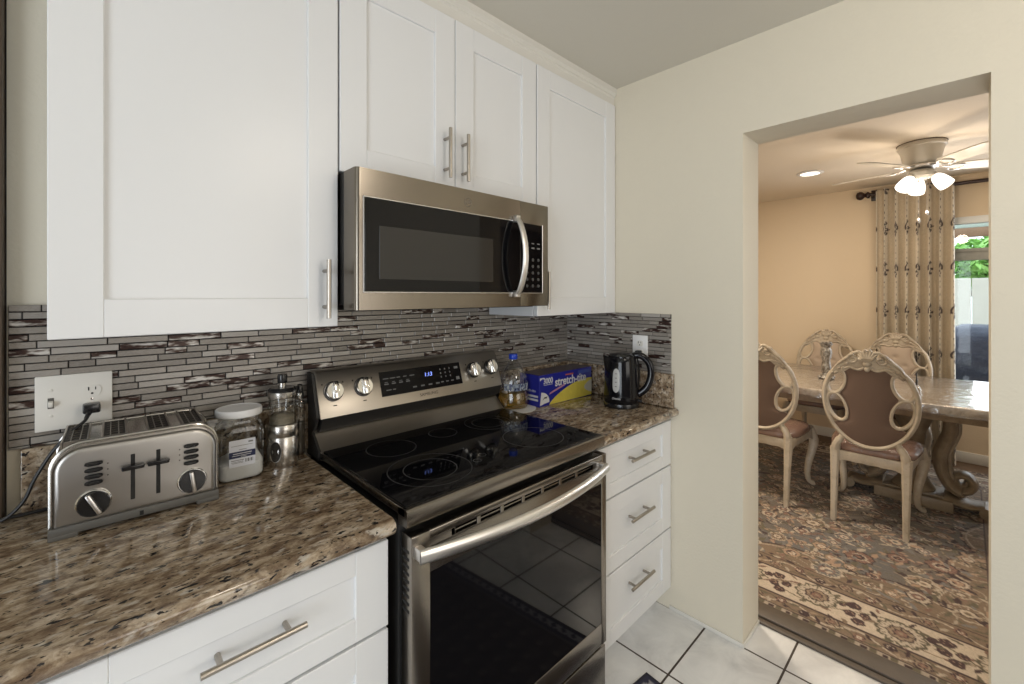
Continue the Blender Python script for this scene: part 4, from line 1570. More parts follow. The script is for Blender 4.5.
# ---------------------------------------------------------------- dining table
def mat_antique(name, c, c2, rough=.42):
    t = NT(name)
    t.bsdf(c, rough)
    v = t.coords()
    n = t.noise(v, 14, 5, .6)
    n2 = t.noise(v, 90, 3, .6)
    col = t.ramp(n, [(.34, c2), (.58, c)])
    col = t.mix(t.ramp(n2, [(.62, (0, 0, 0)), (.72, (.5, .5, .5))]), col, tuple(x * .45 for x in c))
    t.l(col, t.b.inputs['Base Color'])
    t.bump(n2, .06, .002)
    return t.mat
M_CREAMW = mat_antique('antique_cream_wood', (.50, .425, .33), (.41, .34, .25))
M_TABLEW = mat_antique('antique_taupe_wood', (.33, .26, .18), (.23, .175, .12))
RUGZ = .0112
TCX, TCY = 4.25, .25
TZ = .765
def dining_table():
    t = thing('dining_table', 'long antique taupe dining table on scrolled pedestal feet, covered in clear plastic', 'table', (TCX, TCY, RUGZ))
    hx, hy = .605, 1.25
    z0 = TZ - RUGZ
    top = MB()
    def outline(k):
        return rrect(hx - k, hy - k, .10, 8)
    loft(top, [(z0 - .062, outline(.030)), (z0 - .050, outline(.012)), (z0 - .034, outline(.006)), (z0 - .020, outline(.0)), (z0 - .006, outline(.002)), (z0, outline(.010))])
    tm = NT('inlaid_table_top')
    tm.bsdf((.4, .28, .19), .18)
    v = tm.coords()
    n = tm.noise(v, 6, 6, .65, 1.5)
    n2 = tm.noise(v, 40, 4, .6)
    c = tm.ramp(n, [(.35, (.40, .32, .25)), (.5, (.54, .45, .36)), (.65, (.64, .56, .48))])
    c = tm.mix(tm.ramp(n2, [(.5, (0, 0, 0)), (.7, (.35, .35, .35))]), c, (.18, .11, .07))
    tm.l(c, tm.b.inputs['Base Color'])
    top.build('tabletop', tm.mat, t)
    ap = MB()
    loft(ap, [(z0 - .115, rrect(hx - .11, hy - .22, .07, 6)), (z0 - .060, rrect(hx - .09, hy - .20, .08, 6))])
    ap.build('apron', M_TABLEW, t)
    # plinth along the middle with a scrolled foot at each end
    px0 = -.13
    p = MB()
    p.box(px0 - .13, px0 + .13, -.20, .20, .0, .075, .012)
    p.box(px0 - .10, px0 + .10, -.17, .17, .075, .09, .006)
    p.build('plinth', M_TABLEW, t)
    def spiral(m, cy, cz, r0, turns, w, sgn, xx0, xx1, th):
        pts = []
        n = int(22 * turns)
        for k in range(n + 1):
            u = k / n
            a = -PI / 2 + sgn * 2 * PI * turns * u
            r = r0 * (1 - .78 * u)
            pts.append((0, cy + r * math.cos(a), cz + r * math.sin(a)))
        return pts
    for s in (-1, 1):
        m = MB()
        # S-curved body in the y-z plane, swept to a wide bar
        yc = s * .25
        path = [(0, s * .09, .66), (0, s * .13, .665), (0, s * .165, .64), (0, s * .185, .58), (0, s * .185, .51), (0, s * .165, .44), (0, s * .142, .37), (0, s * .138, .29), (0, s * .150, .225), (0, s * .180, .165), (0, s * .225, .130)]
        vol = []
        for k in range(26):
            u = k / 25
            a = s * (PI * 1.5) if False else 0
            th_ = -PI / 2 + (2 * PI * 1.35) * u
            r = .058 * (1 - .72 * u)
            vol.append((0, s * (.238 + r * math.cos(th_)), .190 + r * math.sin(th_)))
        P = [Vector(q) for q in path] + [Vector(q) for q in vol]
        sm = []
        for i in range(len(P) - 1):
            p0 = P[max(i - 1, 0)]; p1 = P[i]; p2 = P[i + 1]; p3 = P[min(i + 2, len(P) - 1)]
            for k in range(4):
                u = k / 4
                sm.append(0.5 * ((2 * p1) + (p2 - p0) * u + (2 * p0 - 5 * p1 + 4 * p2 - p3) * u * u + (3 * p1 - p0 - 3 * p2 + p3) * u ** 3))
        n1 = len(path) * 4
        rad = []
        for i in range(len(sm)):
            u = i / len(sm)
            rad.append(.070 * (1 - .35 * u) if i < n1 else .046 * max(.42, 1 - .55 * (i - n1) / (len(sm) - n1)))
        m.tube([Vector((px0, q.y, q.z)) for q in sm], rad, 20, flat=(1.75, .62), up=(1, 0, 0))
        lo = m.build('scroll_leg', M_TABLEW, t)
        f = MB()
        fp = []
        for k in range(12):
            u = k / 11
            fp.append((px0, s * (.15 + .19 * u), .075 - .035 * math.sin(u * PI * .5) + .018 * max(0, u - .6) / .4))
        f.tube(fp, [.055 - .018 * k / 11 for k in range(12)], 16, flat=(2.1, .62), up=(1, 0, 0))
        f.tube([(px0 - .085, s * .345, .034), (px0 + .085, s * .345, .034)], .034, 18)
        f.build('scroll_foot', M_TABLEW, t)
        # flutes up the leg
        fl = MB()
        for dx in (-.055, 0, .055):
            fl.tube([Vector((px0 + dx, q.y + s * (.066 * .62 * (1 if True else 0)), q.z)) for q in sm[6:n1 - 10]], .010, 6)
        fl.build('flutes', M_TABLEW, lo)
    col_ = MB()
    col_.lathe([(.11, .085), (.115, .10), (.085, .14), (.06, .22), (.055, .35), (.07, .48), (.10, .56), (.11, .62), (.11, .66)], (px0, 0, 0), 28)
    col_.build('centre_column', M_TABLEW, t)
    # cross rails carrying the long top
    rl = MB(); rl.box(px0 - .12, px0 + .12, -.95, .95, z0 - .13, z0 - .10, .006)
    rl.build('support_rail', M_TABLEW, t)
    # clear plastic cover
    c = MB()
    rnd = random.Random(2)
    base = rrect(hx + .004, hy + .004, .105, 14)
    # densify straight runs
    dense = []
    for i in range(len(base)):
        a = Vector(base[i]); b = Vector(base[(i + 1) % len(base)])
        n = max(1, int((b - a).length / .022))
        for k in range(n): dense.append(a.lerp(b, k / n))
    secs = []
    for (z, out) in ((.003, -.02), (.0015, .002), (-.010, .008), (-.030, .012), (-.055, .016)):
        pg = []
        for i, q in enumerate(dense):
            nrm = q.normalized()
            w = (.010 * math.sin(i * .62) + .006 * math.sin(i * 1.7 + 1)) * (abs(z) / .055)
            k = 1 + (out + w) / q.length
            pg.append((q.x * k, q.y * k))
        secs.append((z0 + z, pg))
    loft(c, secs, cap0=False, cap1=False)
    n = len(dense)
    # wrinkled top
    top_n = 26
    vv = []; ff = []
    for i in range(top_n + 1):
        for j in range(64 + 1):
            x = -hx + .01 + (2 * hx - .02) * i / top_n; y = -hy + .01 + (2 * hy - .02) * j / 64
            vv.append((x, y, z0 + .0032 + .0016 * math.sin(x * 31 + 3 * math.sin(y * 7)) * math.sin(y * 23 + 2 * math.sin(x * 11)) + .0012 * rnd.random()))
    for i in range(top_n):
        for j in range(64):
            a = i * 65 + j
            ff.append((a, a + 65, a + 66, a + 1))
    c.raw(vv, ff)
    pt = clear('table_plastic', (.95, .95, .95), .40, .16)
    nb = pt.noise(pt.coords(), 9, 3, .6, 1.0)
    bp = pt.n('ShaderNodeBump'); bp.inputs['Strength'].default_value = .35; bp.inputs['Distance'].default_value = .02
    pt.l(nb, bp.inputs['Height']); pt.l(bp.outputs[0], pt.gl.inputs['Normal'])
    c.build('plastic_cover', pt.mat, t, 60)
dining_table()

# ---------------------------------------------------------------- dining chairs
M_FAB_BACK = plain('mauve_woven_fabric', (.175, .112, .082), .9, nscale=500, bump=.4, bdist=.002, var=.35)
M_FAB_FRONT = plain('pale_pink_fabric', (.45, .355, .275), .75, nscale=300, bump=.3, bdist=.002, var=.15)
def seat_mat():
    t = NT('plastic_covered_seat')
    t.bsdf((.23, .135, .10), .7)
    t.b.inputs['Coat Weight'].default_value = .9
    t.b.inputs['Coat Roughness'].default_value = .12
    v = t.coords()
    n = t.noise(v, 17, 3, .6, 1.2)
    bp = t.n('ShaderNodeBump'); bp.inputs['Strength'].default_value = .6; bp.inputs['Distance'].default_value = .02
    t.l(n, bp.inputs['Height']); t.l(bp.outputs[0], t.b.inputs['Coat Normal'])
    return t.mat
M_SEAT = seat_mat()
def smooth_path(wp, k=5, closed=False):
    P = [Vector(p) for p in wp]
    out = []
    n = len(P)
    rng = range(n) if closed else range(n - 1)
    for i in rng:
        if closed: p0, p1, p2, p3 = P[i - 1], P[i], P[(i + 1) % n], P[(i + 2) % n]
        else: p0, p1, p2, p3 = P[max(i - 1, 0)], P[i], P[i + 1], P[min(i + 2, n - 1)]
        for q in range(k):
            u = q / k
            out.append(0.5 * ((2 * p1) + (p2 - p0) * u + (2 * p0 - 5 * p1 + 4 * p2 - p3) * u * u + (3 * p1 - p0 - 3 * p2 + p3) * u ** 3))
    if not closed: out.append(P[-1])
    return out
def make_chair(label):
    t = thing('dining_chair', label, 'chair', group='carved dining chairs around the table')
    CZ0, HH, HW = .755, .272, .222          # oval back: centre height, half height, half width
    def bp(x, z, dy=0.0):
        return Vector((x, -.215 - .13 * (z - .48) + .05 * (abs(x) / .22) ** 2 * .5 + dy, z))
    # outer oval
    f = MB()
    pts = []
    for k in range(64):
        a = 2 * PI * k / 64
        x = HW * math.sin(a) * (1 + .03 * math.cos(a)); z = CZ0 + HH * math.cos(a)
        pts.append(bp(x, z))
    f.tube(pts, .0165, 12, closed=True, flat=(1.15, .85), up=(0, 1, 0))
    fo = f.build('back_frame', M_CREAMW, t)
    # four loops
    LOOPS = ((.158, .872, .046, .080, -.30), (.155, .712, .049, .088, .30))
    for s in (-1, 1):
        for (cx_, cz, rx, rz, tl) in LOOPS:
            m = MB()
            q = []
            for k in range(32):
                a = 2 * PI * k / 32
                lx = rx * math.sin(a); lz = rz * math.cos(a)
                q.append(bp(s * (cx_ + lx * math.cos(tl) + lz * math.sin(tl)), cz - lx * math.sin(tl) + lz * math.cos(tl), .002))
            m.tube(q, .0125, 10, closed=True, flat=(1.1, .9), up=(0, 1, 0))
            m.build('side_loop', M_CREAMW, fo)
    # upholstered panel: width follows the oval and the loops
    def half(z):
        u = (z - CZ0) / HH
        w = HW * math.sqrt(max(0, 1 - u * u))
        for (cx_, cz, rx, rz, tl) in LOOPS:
            for k in range(72):
                a = 2 * PI * k / 72
                lx = (rx + .003) * math.sin(a); lz = (rz + .003) * math.cos(a)
                zz = cz - lx * math.sin(tl) + lz * math.cos(tl)
                if abs(zz - z) < .008: w = min(w, cx_ + lx * math.cos(tl) + lz * math.sin(tl))
        return max(w - .004, .004)
    rows = 56; cols_ = 20
    zs = [CZ0 - HH + .004 + (2 * HH - .05) * i / rows for i in range(rows + 1)]
    # smooth the width profile
    ws = [half(z) for z in zs]
    for _ in range(2): ws = [ws[0]] + [(ws[i - 1] + 2 * ws[i] + ws[i + 1]) / 4 for i in range(1, rows)] + [ws[-1]]
    for (nm, sg, mat, bulge) in (('back_upholstery', -1, M_FAB_BACK, .010), ('front_upholstery', 1, M_FAB_FRONT, .026)):
        vv = []; ff = []
        for i, z in enumerate(zs):
            for j in range(cols_ + 1):
                u = 2 * j / cols_ - 1
                b = bulge * (1 - u ** 4) * (1 - (2 * i / rows - 1) ** 6)
                if sg > 0:
                    for (tx, tz) in ((-.06, .80), (.06, .80), (0, .87), (0, .73), (-.07, .66), (.07, .66)):
                        dd = math.hypot(ws[i] * u - tx, z - tz)
                        b -= .012 * math.exp(-(dd / .018) ** 2)
                vv.append(bp(ws[i] * u, z, sg * (.004 + b)))
        for i in range(rows):
            for j in range(cols_):
                a = i * (cols_ + 1) + j
                ff.append((a, a + 1, a + cols_ + 2, a + cols_ + 1))
        m = MB(); m.raw(vv, ff)
        uo = m.build(nm, mat, t, 60)
        # piping along the edge
        e = MB()
        edge = [bp(w, z, sg * .006) for w, z in zip(ws, zs)]
        edge2 = [bp(-w, z, sg * .006) for w, z in zip(ws, zs)]
        e.tube(edge + list(reversed(edge2)), .0035, 6, closed=True)
        e.build('piping', mat, uo)
    # carved crest: scrolls, shell and leaves
    c = MB()
    zt = CZ0 + HH
    def cr(x, z, dy=0): return bp(x, z, dy)
    # solid carved slab filling the top of the oval
    out = []; inn = []
    NB = 40
    for k in range(NB + 1):
        a = R(-52 + 104 * k / NB)
        out.append((HW * 1.02 * math.sin(a), CZ0 + HH * 1.02 * math.cos(a) + .006 * math.cos(a * 9)))
        x = HW * .90 * math.sin(a)
        u = abs(k / NB * 2 - 1)
        inn.append((x, max(out[-1][1] - .012 - .052 * (1 - u ** 3), zt - .056 - .020 * math.cos(u * PI * 2) * (1 - u) - .10 * u ** 2.2)))
    vv = []; ff = []
    for k in range(NB + 1):
        for (p, dy) in ((out[k], -.016), (out[k], .016), (inn[k], .014), (inn[k], -.014)):
            vv.append(cr(p[0], p[1], dy))
    for k in range(NB):
        for q in range(4):
            w = (q + 1) % 4
            ff.append((k * 4 + q, k * 4 + w, (k + 1) * 4 + w, (k + 1) * 4 + q))
    ff += [(0, 1, 2, 3), tuple(NB * 4 + q for q in (3, 2, 1, 0))]
    c.raw(vv, ff)
    for s in (-1, 1):
        for dy in (-.014, .014):
            q = []
            for k in range(24):
                u = k / 23
                a = PI * .5 - 2 * PI * 1.2 * u
                r = .030 * (1 - .72 * u)
                q.append(cr(s * (.066 + r * math.cos(a)), zt - .004 + r * math.sin(a), dy))
            c.tube(q, [.0095 - .003 * k / 23 for k in range(24)], 8)
            q = smooth_path([cr(s * .092, zt + .004, dy), cr(s * .120, zt - .022, dy), cr(s * .148, zt - .050, dy), cr(s * .172, zt - .092, dy)], 4)
            c.tube(q, [.013 - .008 * k / (len(q) - 1) for k in range(len(q))], 8)
            for k in range(5):
                a = s * (.098 + .019 * k)
                c.ball(cr(a, zt - .034 - .017 * k - .012 * (k % 2), dy), .013, .010, .008, 8, 5, Matrix.Rotation(s * .7, 3, 'Y'))
            q = smooth_path([cr(s * .125, zt - .078, dy), cr(s * .088, zt - .056, dy), cr(s * .045, zt - .068, dy), cr(s * .014, zt - .052, dy)], 4)
            c.tube(q, .0075, 8)
        q = smooth_path([cr(s * .070, zt + .026), cr(s * .046, zt + .040), cr(s * .024, zt + .034), cr(s * .006, zt + .054)], 4)
        c.tube(q, .010, 8)
    for dy in (-.014, .014):
        for k in range(7):
            a = (k - 3) * .33
            q = [cr(0, zt - .022, dy), cr(.026 * math.sin(a), zt + .006 * math.cos(a), dy * 1.4), cr(.050 * math.sin(a), zt + .042 * math.cos(a) + .004, dy * .6)]
            c.tube(q, [.006, .0105, .0065], 7)
        c.ball(cr(0, zt - .030, dy), .022, .013, .018, 12, 8)
        c.ball(cr(0, zt - .060, dy), .015, .012, .018, 12, 8)
    c.build('carved_crest', mat_crest, t)
    # two short posts from seat to oval
    for s in (-1, 1):
        m = MB()
        m.tube(smooth_path([(s * .168, -.205, .435), (s * .160, -.210, .475), (s * .140, -.212, .510), (s * .128, -.216, .535)], 4), [.024] * 4 + [.021] * 4 + [.018] * 5, 10)
        m.build('back_post', M_CREAMW, t)
    # seat
    def seat_out(k):
        p = []
        for i in range(48):
            a = 2 * PI * i / 48
            ca, sa = math.cos(a), math.sin(a)
            n = 3.6
            r = (abs(ca) ** n + abs(sa) ** n) ** (-1 / n)
            x = r * ca; y = r * sa
            wx = .205 + .035 * (y + 1) / 2
            p.append((x * (wx - k), y * (.225 - k) + .015))
        return p
    s_ = MB()
    loft(s_, [(.425, seat_out(.010)), (.440, seat_out(.0)), (.462, seat_out(.001)), (.478, seat_out(.016)), (.487, seat_out(.05)), (.492, seat_out(.12))])
    s_.build('seat', M_SEAT, t, 60)
    # aprons: scalloped front and back, sides
    a_ = MB()
    def scal(w):
        p = [(-w, .432), (w, .432)]
        for k in range(21):
            u = 1 - 2 * k / 20
            z = .355 + .030 * (1 - abs(u)) ** .7 - .018 * math.exp(-(u / .16) ** 2) + .012 * math.cos(u * PI * 3) * .4
            p.append((u * w, z))
        return p
    a_.prism(scal(.175), -.213, -.190, 'y', bev=.003)
    a_.prism(scal(.205), .226, .249, 'y', bev=.003)
    for s in (-1, 1):
        mt = Matrix.Translation((s * .195, .018, 0)) @ Matrix.Rotation(R(90 - s * 5), 4, 'Z')
        a_.prism(scal(.21), -.011, .011, 'y', bev=.003, mat=mt)
    a_.build('seat_frame', M_CREAMW, t)
    for s in (-1, 1):
        # straight tapering rear leg
        m = MB()
        bm = bmesh.new()
        ringz = ((0, .0135), (.010, .0150), (.25, .0195), (.40, .0245), (.445, .026))
        vv = []; ff = []
        for (z, r) in ringz:
            yy = -.200 - .055 * max(0, (.42 - z)) / .42
            xx = s * .170
            for (ax, ay) in ((-1, -.55), (-.55, -1), (.55, -1), (1, -.55), (1, .55), (.55, 1), (-.55, 1), (-1, .55)):
                vv.append((xx + ax * r, yy + ay * r, z))
        for i in range(len(ringz) - 1):
            for k in range(8):
                l = (k + 1) % 8
                ff.append((i * 8 + k, i * 8 + l, (i + 1) * 8 + l, (i + 1) * 8 + k))
        ff.append(tuple(range(7, -1, -1))); ff.append(tuple(len(vv) - 8 + k for k in range(8)))
        m.raw(vv, ff)
        m.build('leg', M_CREAMW, t)
        # cabriole front leg
        m = MB()
        q = smooth_path([(s * .195, .222, .430), (s * .212, .243, .385), (s * .222, .255, .330), (s * .212, .243, .26), (s * .196, .224, .18), (s * .190, .216, .10), (s * .197, .226, .045), (s * .213, .246, .023), (s * .220, .255, .0205)], 4)
        n = len(q)
        rr = []
        for i in range(n):
            u = i / (n - 1)
            rr.append(.034 - .004 * u / .2 if u < .2 else .032 - .018 * (u - .2) / .6 if u < .8 else .014 + .004 * (u - .8) / .2)
        m.tube(q, rr, 12)
        m.ball(q[9], .020, .020, .026, 10, 6)
        m.build('leg', M_CREAMW, t)
    return t
mat_crest = mat_antique('carved_taupe_cream', (.44, .37, .28), (.27, .21, .15))
ch = make_chair('carved cream dining chair seen from behind, nearest the doorway')
spots = [((3.625, .405), -90, None),
         ((3.605, 1.000), -90, 'cream dining chair half hidden by the left side of the doorway'),
         ((4.815, .925), 90, 'cream dining chair behind the table against the bare tan wall, by the candlestick'),
         ((4.80, .420), 90, 'cream dining chair behind the table in front of the curtain')]
trees = [ch] + [copy_tree(ch) for _ in spots[1:]]
for o, ((x, y), a, lab) in zip(trees, spots):
    o.location = (x, y, RUGZ)
    o.rotation_euler = (0, 0, R(a))
    if lab: o['label'] = lab

# things on the table
def candlestick():
    t = thing('candlestick', 'tall silvery carved candlestick standing on the dining table', 'candlestick', (4.15, .755, TZ + .006))
    m = MB()
    m.lathe([(.050, 0), (.052, .006), (.046, .016), (.032, .026), (.026, .04), (.031, .052), (.033, .085), (.030, .11), (.026, .135), (.033, .165), (.039, .195), (.036, .225), (.029, .24), (.033, .250), (.042, .262), (.044, .272), (.030, .274)], (0, 0, 0), 28)
    mt = NT('antique_silver_resin')
    mt.bsdf((.30, .27, .23), .35, .35)
    v = mt.coords()
    n = mt.noise(v, 60, 4, .7)
    mt.l(mt.ramp(n, [(.38, (.10, .08, .06)), (.55, (.32, .29, .25)), (.68, (.55, .53, .49))]), mt.b.inputs['Base Color'])
    mt.bump(n, .7, .006)
    m.build('column', mt.mat, t)
    for k in range(4):
        a = PI / 4 + k * PI / 2
        f = MB(); f.ball((.048 * math.cos(a), .048 * math.sin(a), .012), .018, .018, .014, 10, 6)
        f.build('foot', mt.mat, t)
    c = MB(); c.lathe([(.024, .272), (.036, .276), (.036, .284), (.020, .286)], (0, 0, 0), 24)
    c.build('candle_cup', mt.mat, t)
candlestick()
def ornament():
    t = thing('glass_ornament', 'small clear glass bottle ornament with a dark stem on the table', 'ornament', (3.93, .222, TZ + .006))
    g = MB(); g.lathe([(.020, 0), (.022, .004), (.021, .030), (.014, .046), (.007, .052), (.007, .062)], (0, 0, 0), 24)
    g.build('glass', CLEARG, t)
    s = MB(); s.lathe([(.0055, .055), (.006, .085), (.003, .095), (.002, .135), (0, .136)], (0, 0, 0), 14)
    s.build('stem', M_BLACKPL, t)
    b = MB(); b.lathe([(.026, -.003), (.027, 0), (.0, .001)], (0, 0, 0), 24)
    b.build('base', M_CHROME, t)
ornament()

# ---------------------------------------------------------------- curtain and rod
def curtain():
    xw = XD - .155
    y0, y1 = .050, .556
    ztop, zbot = 2.388, .004
    n = 190; rows = 250
    folds = 7.0
    S = np.linspace(0, 1, n)
    Zs = np.linspace(zbot, ztop, rows)
    ss, zz = np.meshgrid(S, Zs, indexing='ij')
    drop = (ztop - zz) / (ztop - zbot)
    ph = ss * folds * 2 * PI + .25 * np.sin(drop * 3 + ss * 9)
    amp = .036 + .010 * drop + .008 * np.sin(ss * 11)
    Xc = xw + amp * np.sin(ph) + .010 * np.sin(ss * 23 + 1) * drop
    Yc = y1 - (y1 - y0) * ss * (1 - .0 * drop) + .012 * np.cos(ph * 1.0) + .010 * np.sin(ss * 17) * drop
    # cloth coordinate across the gathered width, for the embroidery
    U = ss * 1.30
    cream = np.array((.76, .69, .57)); dark = np.array((.035, .016, .018)); valley_shade = np.array((.54, .45, .33))
    col = np.zeros(ss.shape + (3,)); col[:] = cream
    st = (np.cos(ph - .6) < -.25)
    band = ((ss * folds) % 1.0)
    col[(band > .05) & (band < .42)] = valley_shade  # fold valleys coloured darker, shading put into the cloth colour
    # motif columns centred on the cream ribs
    per = 1.30 / folds
    fr = (ss * folds - .75 + .5) % 1.0 - .5
    cu = fr * .0725
    odd = np.floor(ss * folds + .25).astype(int) % 2
    vz = (zz + .02) % .37 - .185
    m = np.zeros(ss.shape, bool)
    # flower clusters
    rr = np.hypot(cu, vz * .62); an = np.arctan2(vz * .62, cu)
    fl = (np.abs(rr - .018 * (1 + .35 * np.cos(an * 5))) < .0048) | (rr < .006)
    for (a, b, r_) in ((.008, .056, .009), (-.008, -.054, .009), (-.012, .038, .007), (.012, -.036, .007)):
        fl |= np.abs(np.hypot(cu - a, (vz - b) * .7) - r_) < .0040
    # C scrolls
    sc1 = (np.abs(np.hypot(cu + .002, (vz - .01) * .55) - .020) < .0048) & (vz > -.012)
    sc1 |= (np.abs(np.hypot(cu - .004, (vz + .035) * .8) - .008) < .003)
    m = np.where(odd == 1, fl, sc1)
    for (a, b) in ((.002, .100), (-.004, .150), (.003, -.110), (-.003, -.155)):
        m |= np.hypot((cu - a), (vz - b)) < .0078
    col[m & (np.abs(cu) < .031)] = dark
    col *= (.93 + .14 * np.random.RandomState(3).rand(*ss.shape))[..., None]
    mt = vcol_mat('embroidered_curtain_cloth', 'pattern', .85, 500, .25, .002, .2)
    o = grid_mesh('curtain', Xc, Yc, zz, col, mt)
    sol = o.modifiers.new('thick', 'SOLIDIFY'); sol.thickness = .002
    tag(o, 'beige curtain with dark embroidered flowers hanging beside the dining window', 'curtain')
curtain()
def curtain_rod():
    x = XD - .075
    t = thing('curtain_rod', 'dark brown curtain rod with a turned finial above the window', 'curtain rod', (x, .6, 2.362))
    m = MB(); m.tube([(0, -2.2, 0), (0, .02, 0)], .016, 16)
    wood = plain('dark_mahogany', (.032, .011, .008), .3, nscale=30, bump=.02, var=.4)
    m.build('rod', wood, t)
    f = MB()
    rm = Matrix.Rotation(-PI / 2, 3, 'X')
    f.lathe([(.016, .0), (.030, .008), (.032, .020), (.022, .028), (.016, .036), (.022, .044), (.036, .058), (.040, .076), (.033, .094), (.018, .104), (0, .107)], (0, .02, 0), 24, rm)
    f.build('finial', wood, t)
    b = MB(); b.box(-.012, .073, -.012, .012, -.012, .012, .003); b.box(.065, .074, -.02, .02, -.05, .05, .003)
    b.build('bracket', wood, t)
curtain_rod()

# ---------------------------------------------------------------- ceiling fan and recessed light
def ceiling_fan():
    t = thing('ceiling_fan', 'white flush-mount ceiling fan with glowing glass shades over the dining table', 'ceiling fan', tuple(FAN), 0)
    paint = plain('warm_white_enamel', (.56, .52, .45), .35, nscale=60, bump=.01)
    m = MB()
    m.lathe([(.110, 0), (.126, -.003), (.128, -.026), (.118, -.034), (.116, -.046), (.110, -.060), (.100, -.11), (.088, -.138), (.078, -.148), (.0, -.148)], (0, 0, 0), 48)
    m.build('motor_housing', paint, t)
    mr = MB(); mr.lathe([(.124, -.001), (.130, -.0015), (.130, -.0045), (.124, -.005)], (0, 0, 0), 48)
    mr.build('canopy_rim', M_BRONZE, t)
    h = MB()
    h.lathe([(.060, -.143), (.085, -.150), (.090, -.160), (.070, -.172), (.040, -.178)], (0, 0, 0), 36)
    h.build('hub', M_SATIN, t)
    for k in range(5):
        a = R(24 + 72 * k)
        d = Vector((math.sin(a), -math.cos(a), 0)); n = Vector((-d.y, d.x, 0))
        pitch = R(-12)
        def pt(r, w, z=0.0):
            return d * r + n * (w * math.cos(pitch)) + Vector((0, 0, -.168 + w * math.sin(pitch) + z))
        b = MB()
        prof = [(.150, .036), (.175, .047), (.27, .055), (.38, .058), (.475, .056), (.505, .044), (.515, .025)]
        up = [pt(r, w, .0035) for r, w in prof] + [pt(r, -w, .0035) for r, w in reversed(prof)]
        lo = [pt(r, w, -.0035) for r, w in prof] + [pt(r, -w, -.0035) for r, w in reversed(prof)]
        nn = len(up)
        b.raw(up + lo, [tuple(range(nn)), tuple(range(2 * nn - 1, nn - 1, -1))] + [(i, (i + 1) % nn, nn + (i + 1) % nn, nn + i) for i in range(nn)])
        bo = b.build('blade', paint, t)
        i_ = MB()
        q = [d * .075 + Vector((0, 0, -.158)), d * .12 + Vector((0, 0, -.172)), d * .150 + Vector((0, 0, -.173))]
        i_.tube(q, [.016, .014, .014], 8, flat=(.5, 1.3), up=(0, 0, 1))
        loop = [pt(.180 + .042 * math.cos(2 * PI * j / 20), .040 * math.sin(2 * PI * j / 20), -.007) for j in range(20)]
        i_.tube(loop, .006, 7, closed=True)
        i_.build('blade_iron', M_SATIN, bo)
    k_ = MB()
    k_.lathe([(.040, -.176), (.062, -.182), (.072, -.200), (.066, -.222), (.045, -.238), (.020, -.246), (0, -.247)], (0, 0, 0), 36)
    kit = k_.build('light_kit', paint, t)
    glassm = emit('lit_frosted_glass', (1.0, .92, .80), 2.2)
    for a in (R(105), R(225), R(345)):
        # a: 0 is along -y (picture right), 90 is +x (away)
        d = Vector((math.sin(a), -math.cos(a), 0))
        ax = (d * .62 + Vector((0, 0, -.78))).normalized()
        base = d * .055 + Vector((0, 0, -.215))
        q = Vector((0, 0, 1)).rotation_difference(ax).to_matrix()
        s = MB()
        s.lathe([(.016, 0), (.022, .004), (.022, .022), (.018, .026)], base, 20, q)
        s.build('lamp_socket', paint, kit)
        g = MB()
        g.lathe([(.020, .020), (.030, .032), (.038, .052), (.043, .080), (.045, .105), (.044, .118), (.041, .118), (.042, .104), (.040, .080), (.035, .054), (.027, .035), (.017, .024)], base, 32, q)
        g.build('glass_shade', glassm, kit)
    for (dx, dy, L) in ((-.03, .012, .27), (-.02, -.028, .22)):
        c = MB()
        c.tube([(dx, dy, -.235), (dx, dy, -.235 - L)], .0016, 5)
        c.lathe([(.002, .0), (.006, -.006), (.008, -.020), (.005, -.030), (0, -.034)], (dx, dy, -.235 - L), 12)
        c.build('pull_chain', M_SATIN, kit)
M_BRONZE = plain('dark_bronze_rim', (.09, .055, .03), .4, .8, nscale=60, bump=.02)
ceiling_fan()
def recessed():
    t = thing('recessed_light', 'round recessed light glowing in the dining room ceiling', 'ceiling light', (4.36, .905, CZ))
    m = MB(); m.lathe([(.070, -.001), (.095, -.001), (.098, -.004), (.090, -.008), (.070, -.010), (.070, -.001)], (0, 0, 0), 40)
    m.build('trim_ring', M_WHITEPL, t)
    d = MB(); d.lathe([(.070, -.004), (0, -.004)], (0, 0, 0), 36)
    d.build('lens', emit('lit_lens', (1.0, .92, .80), 3.0), t, 0)
recessed()
def ceiling_hook():
    t = MB()
    t.lathe([(.008, 0), (.008, -.004), (.003, -.006), (.003, -.016)], (0, 0, 0), 12)
    q = [(.011 * math.sin(a), 0, -.027 + .011 * math.cos(a)) for a in [PI * 1.6 * k / 14 for k in range(15)]]
    t.tube(q, .0028, 6)
    o = t.build('ceiling_hook', M_BLACKMT)
    o.location = (2.98, .19, CZ)
    tag(o, 'small dark hook screwed into the dining ceiling near the doorway', 'hook')
ceiling_hook()

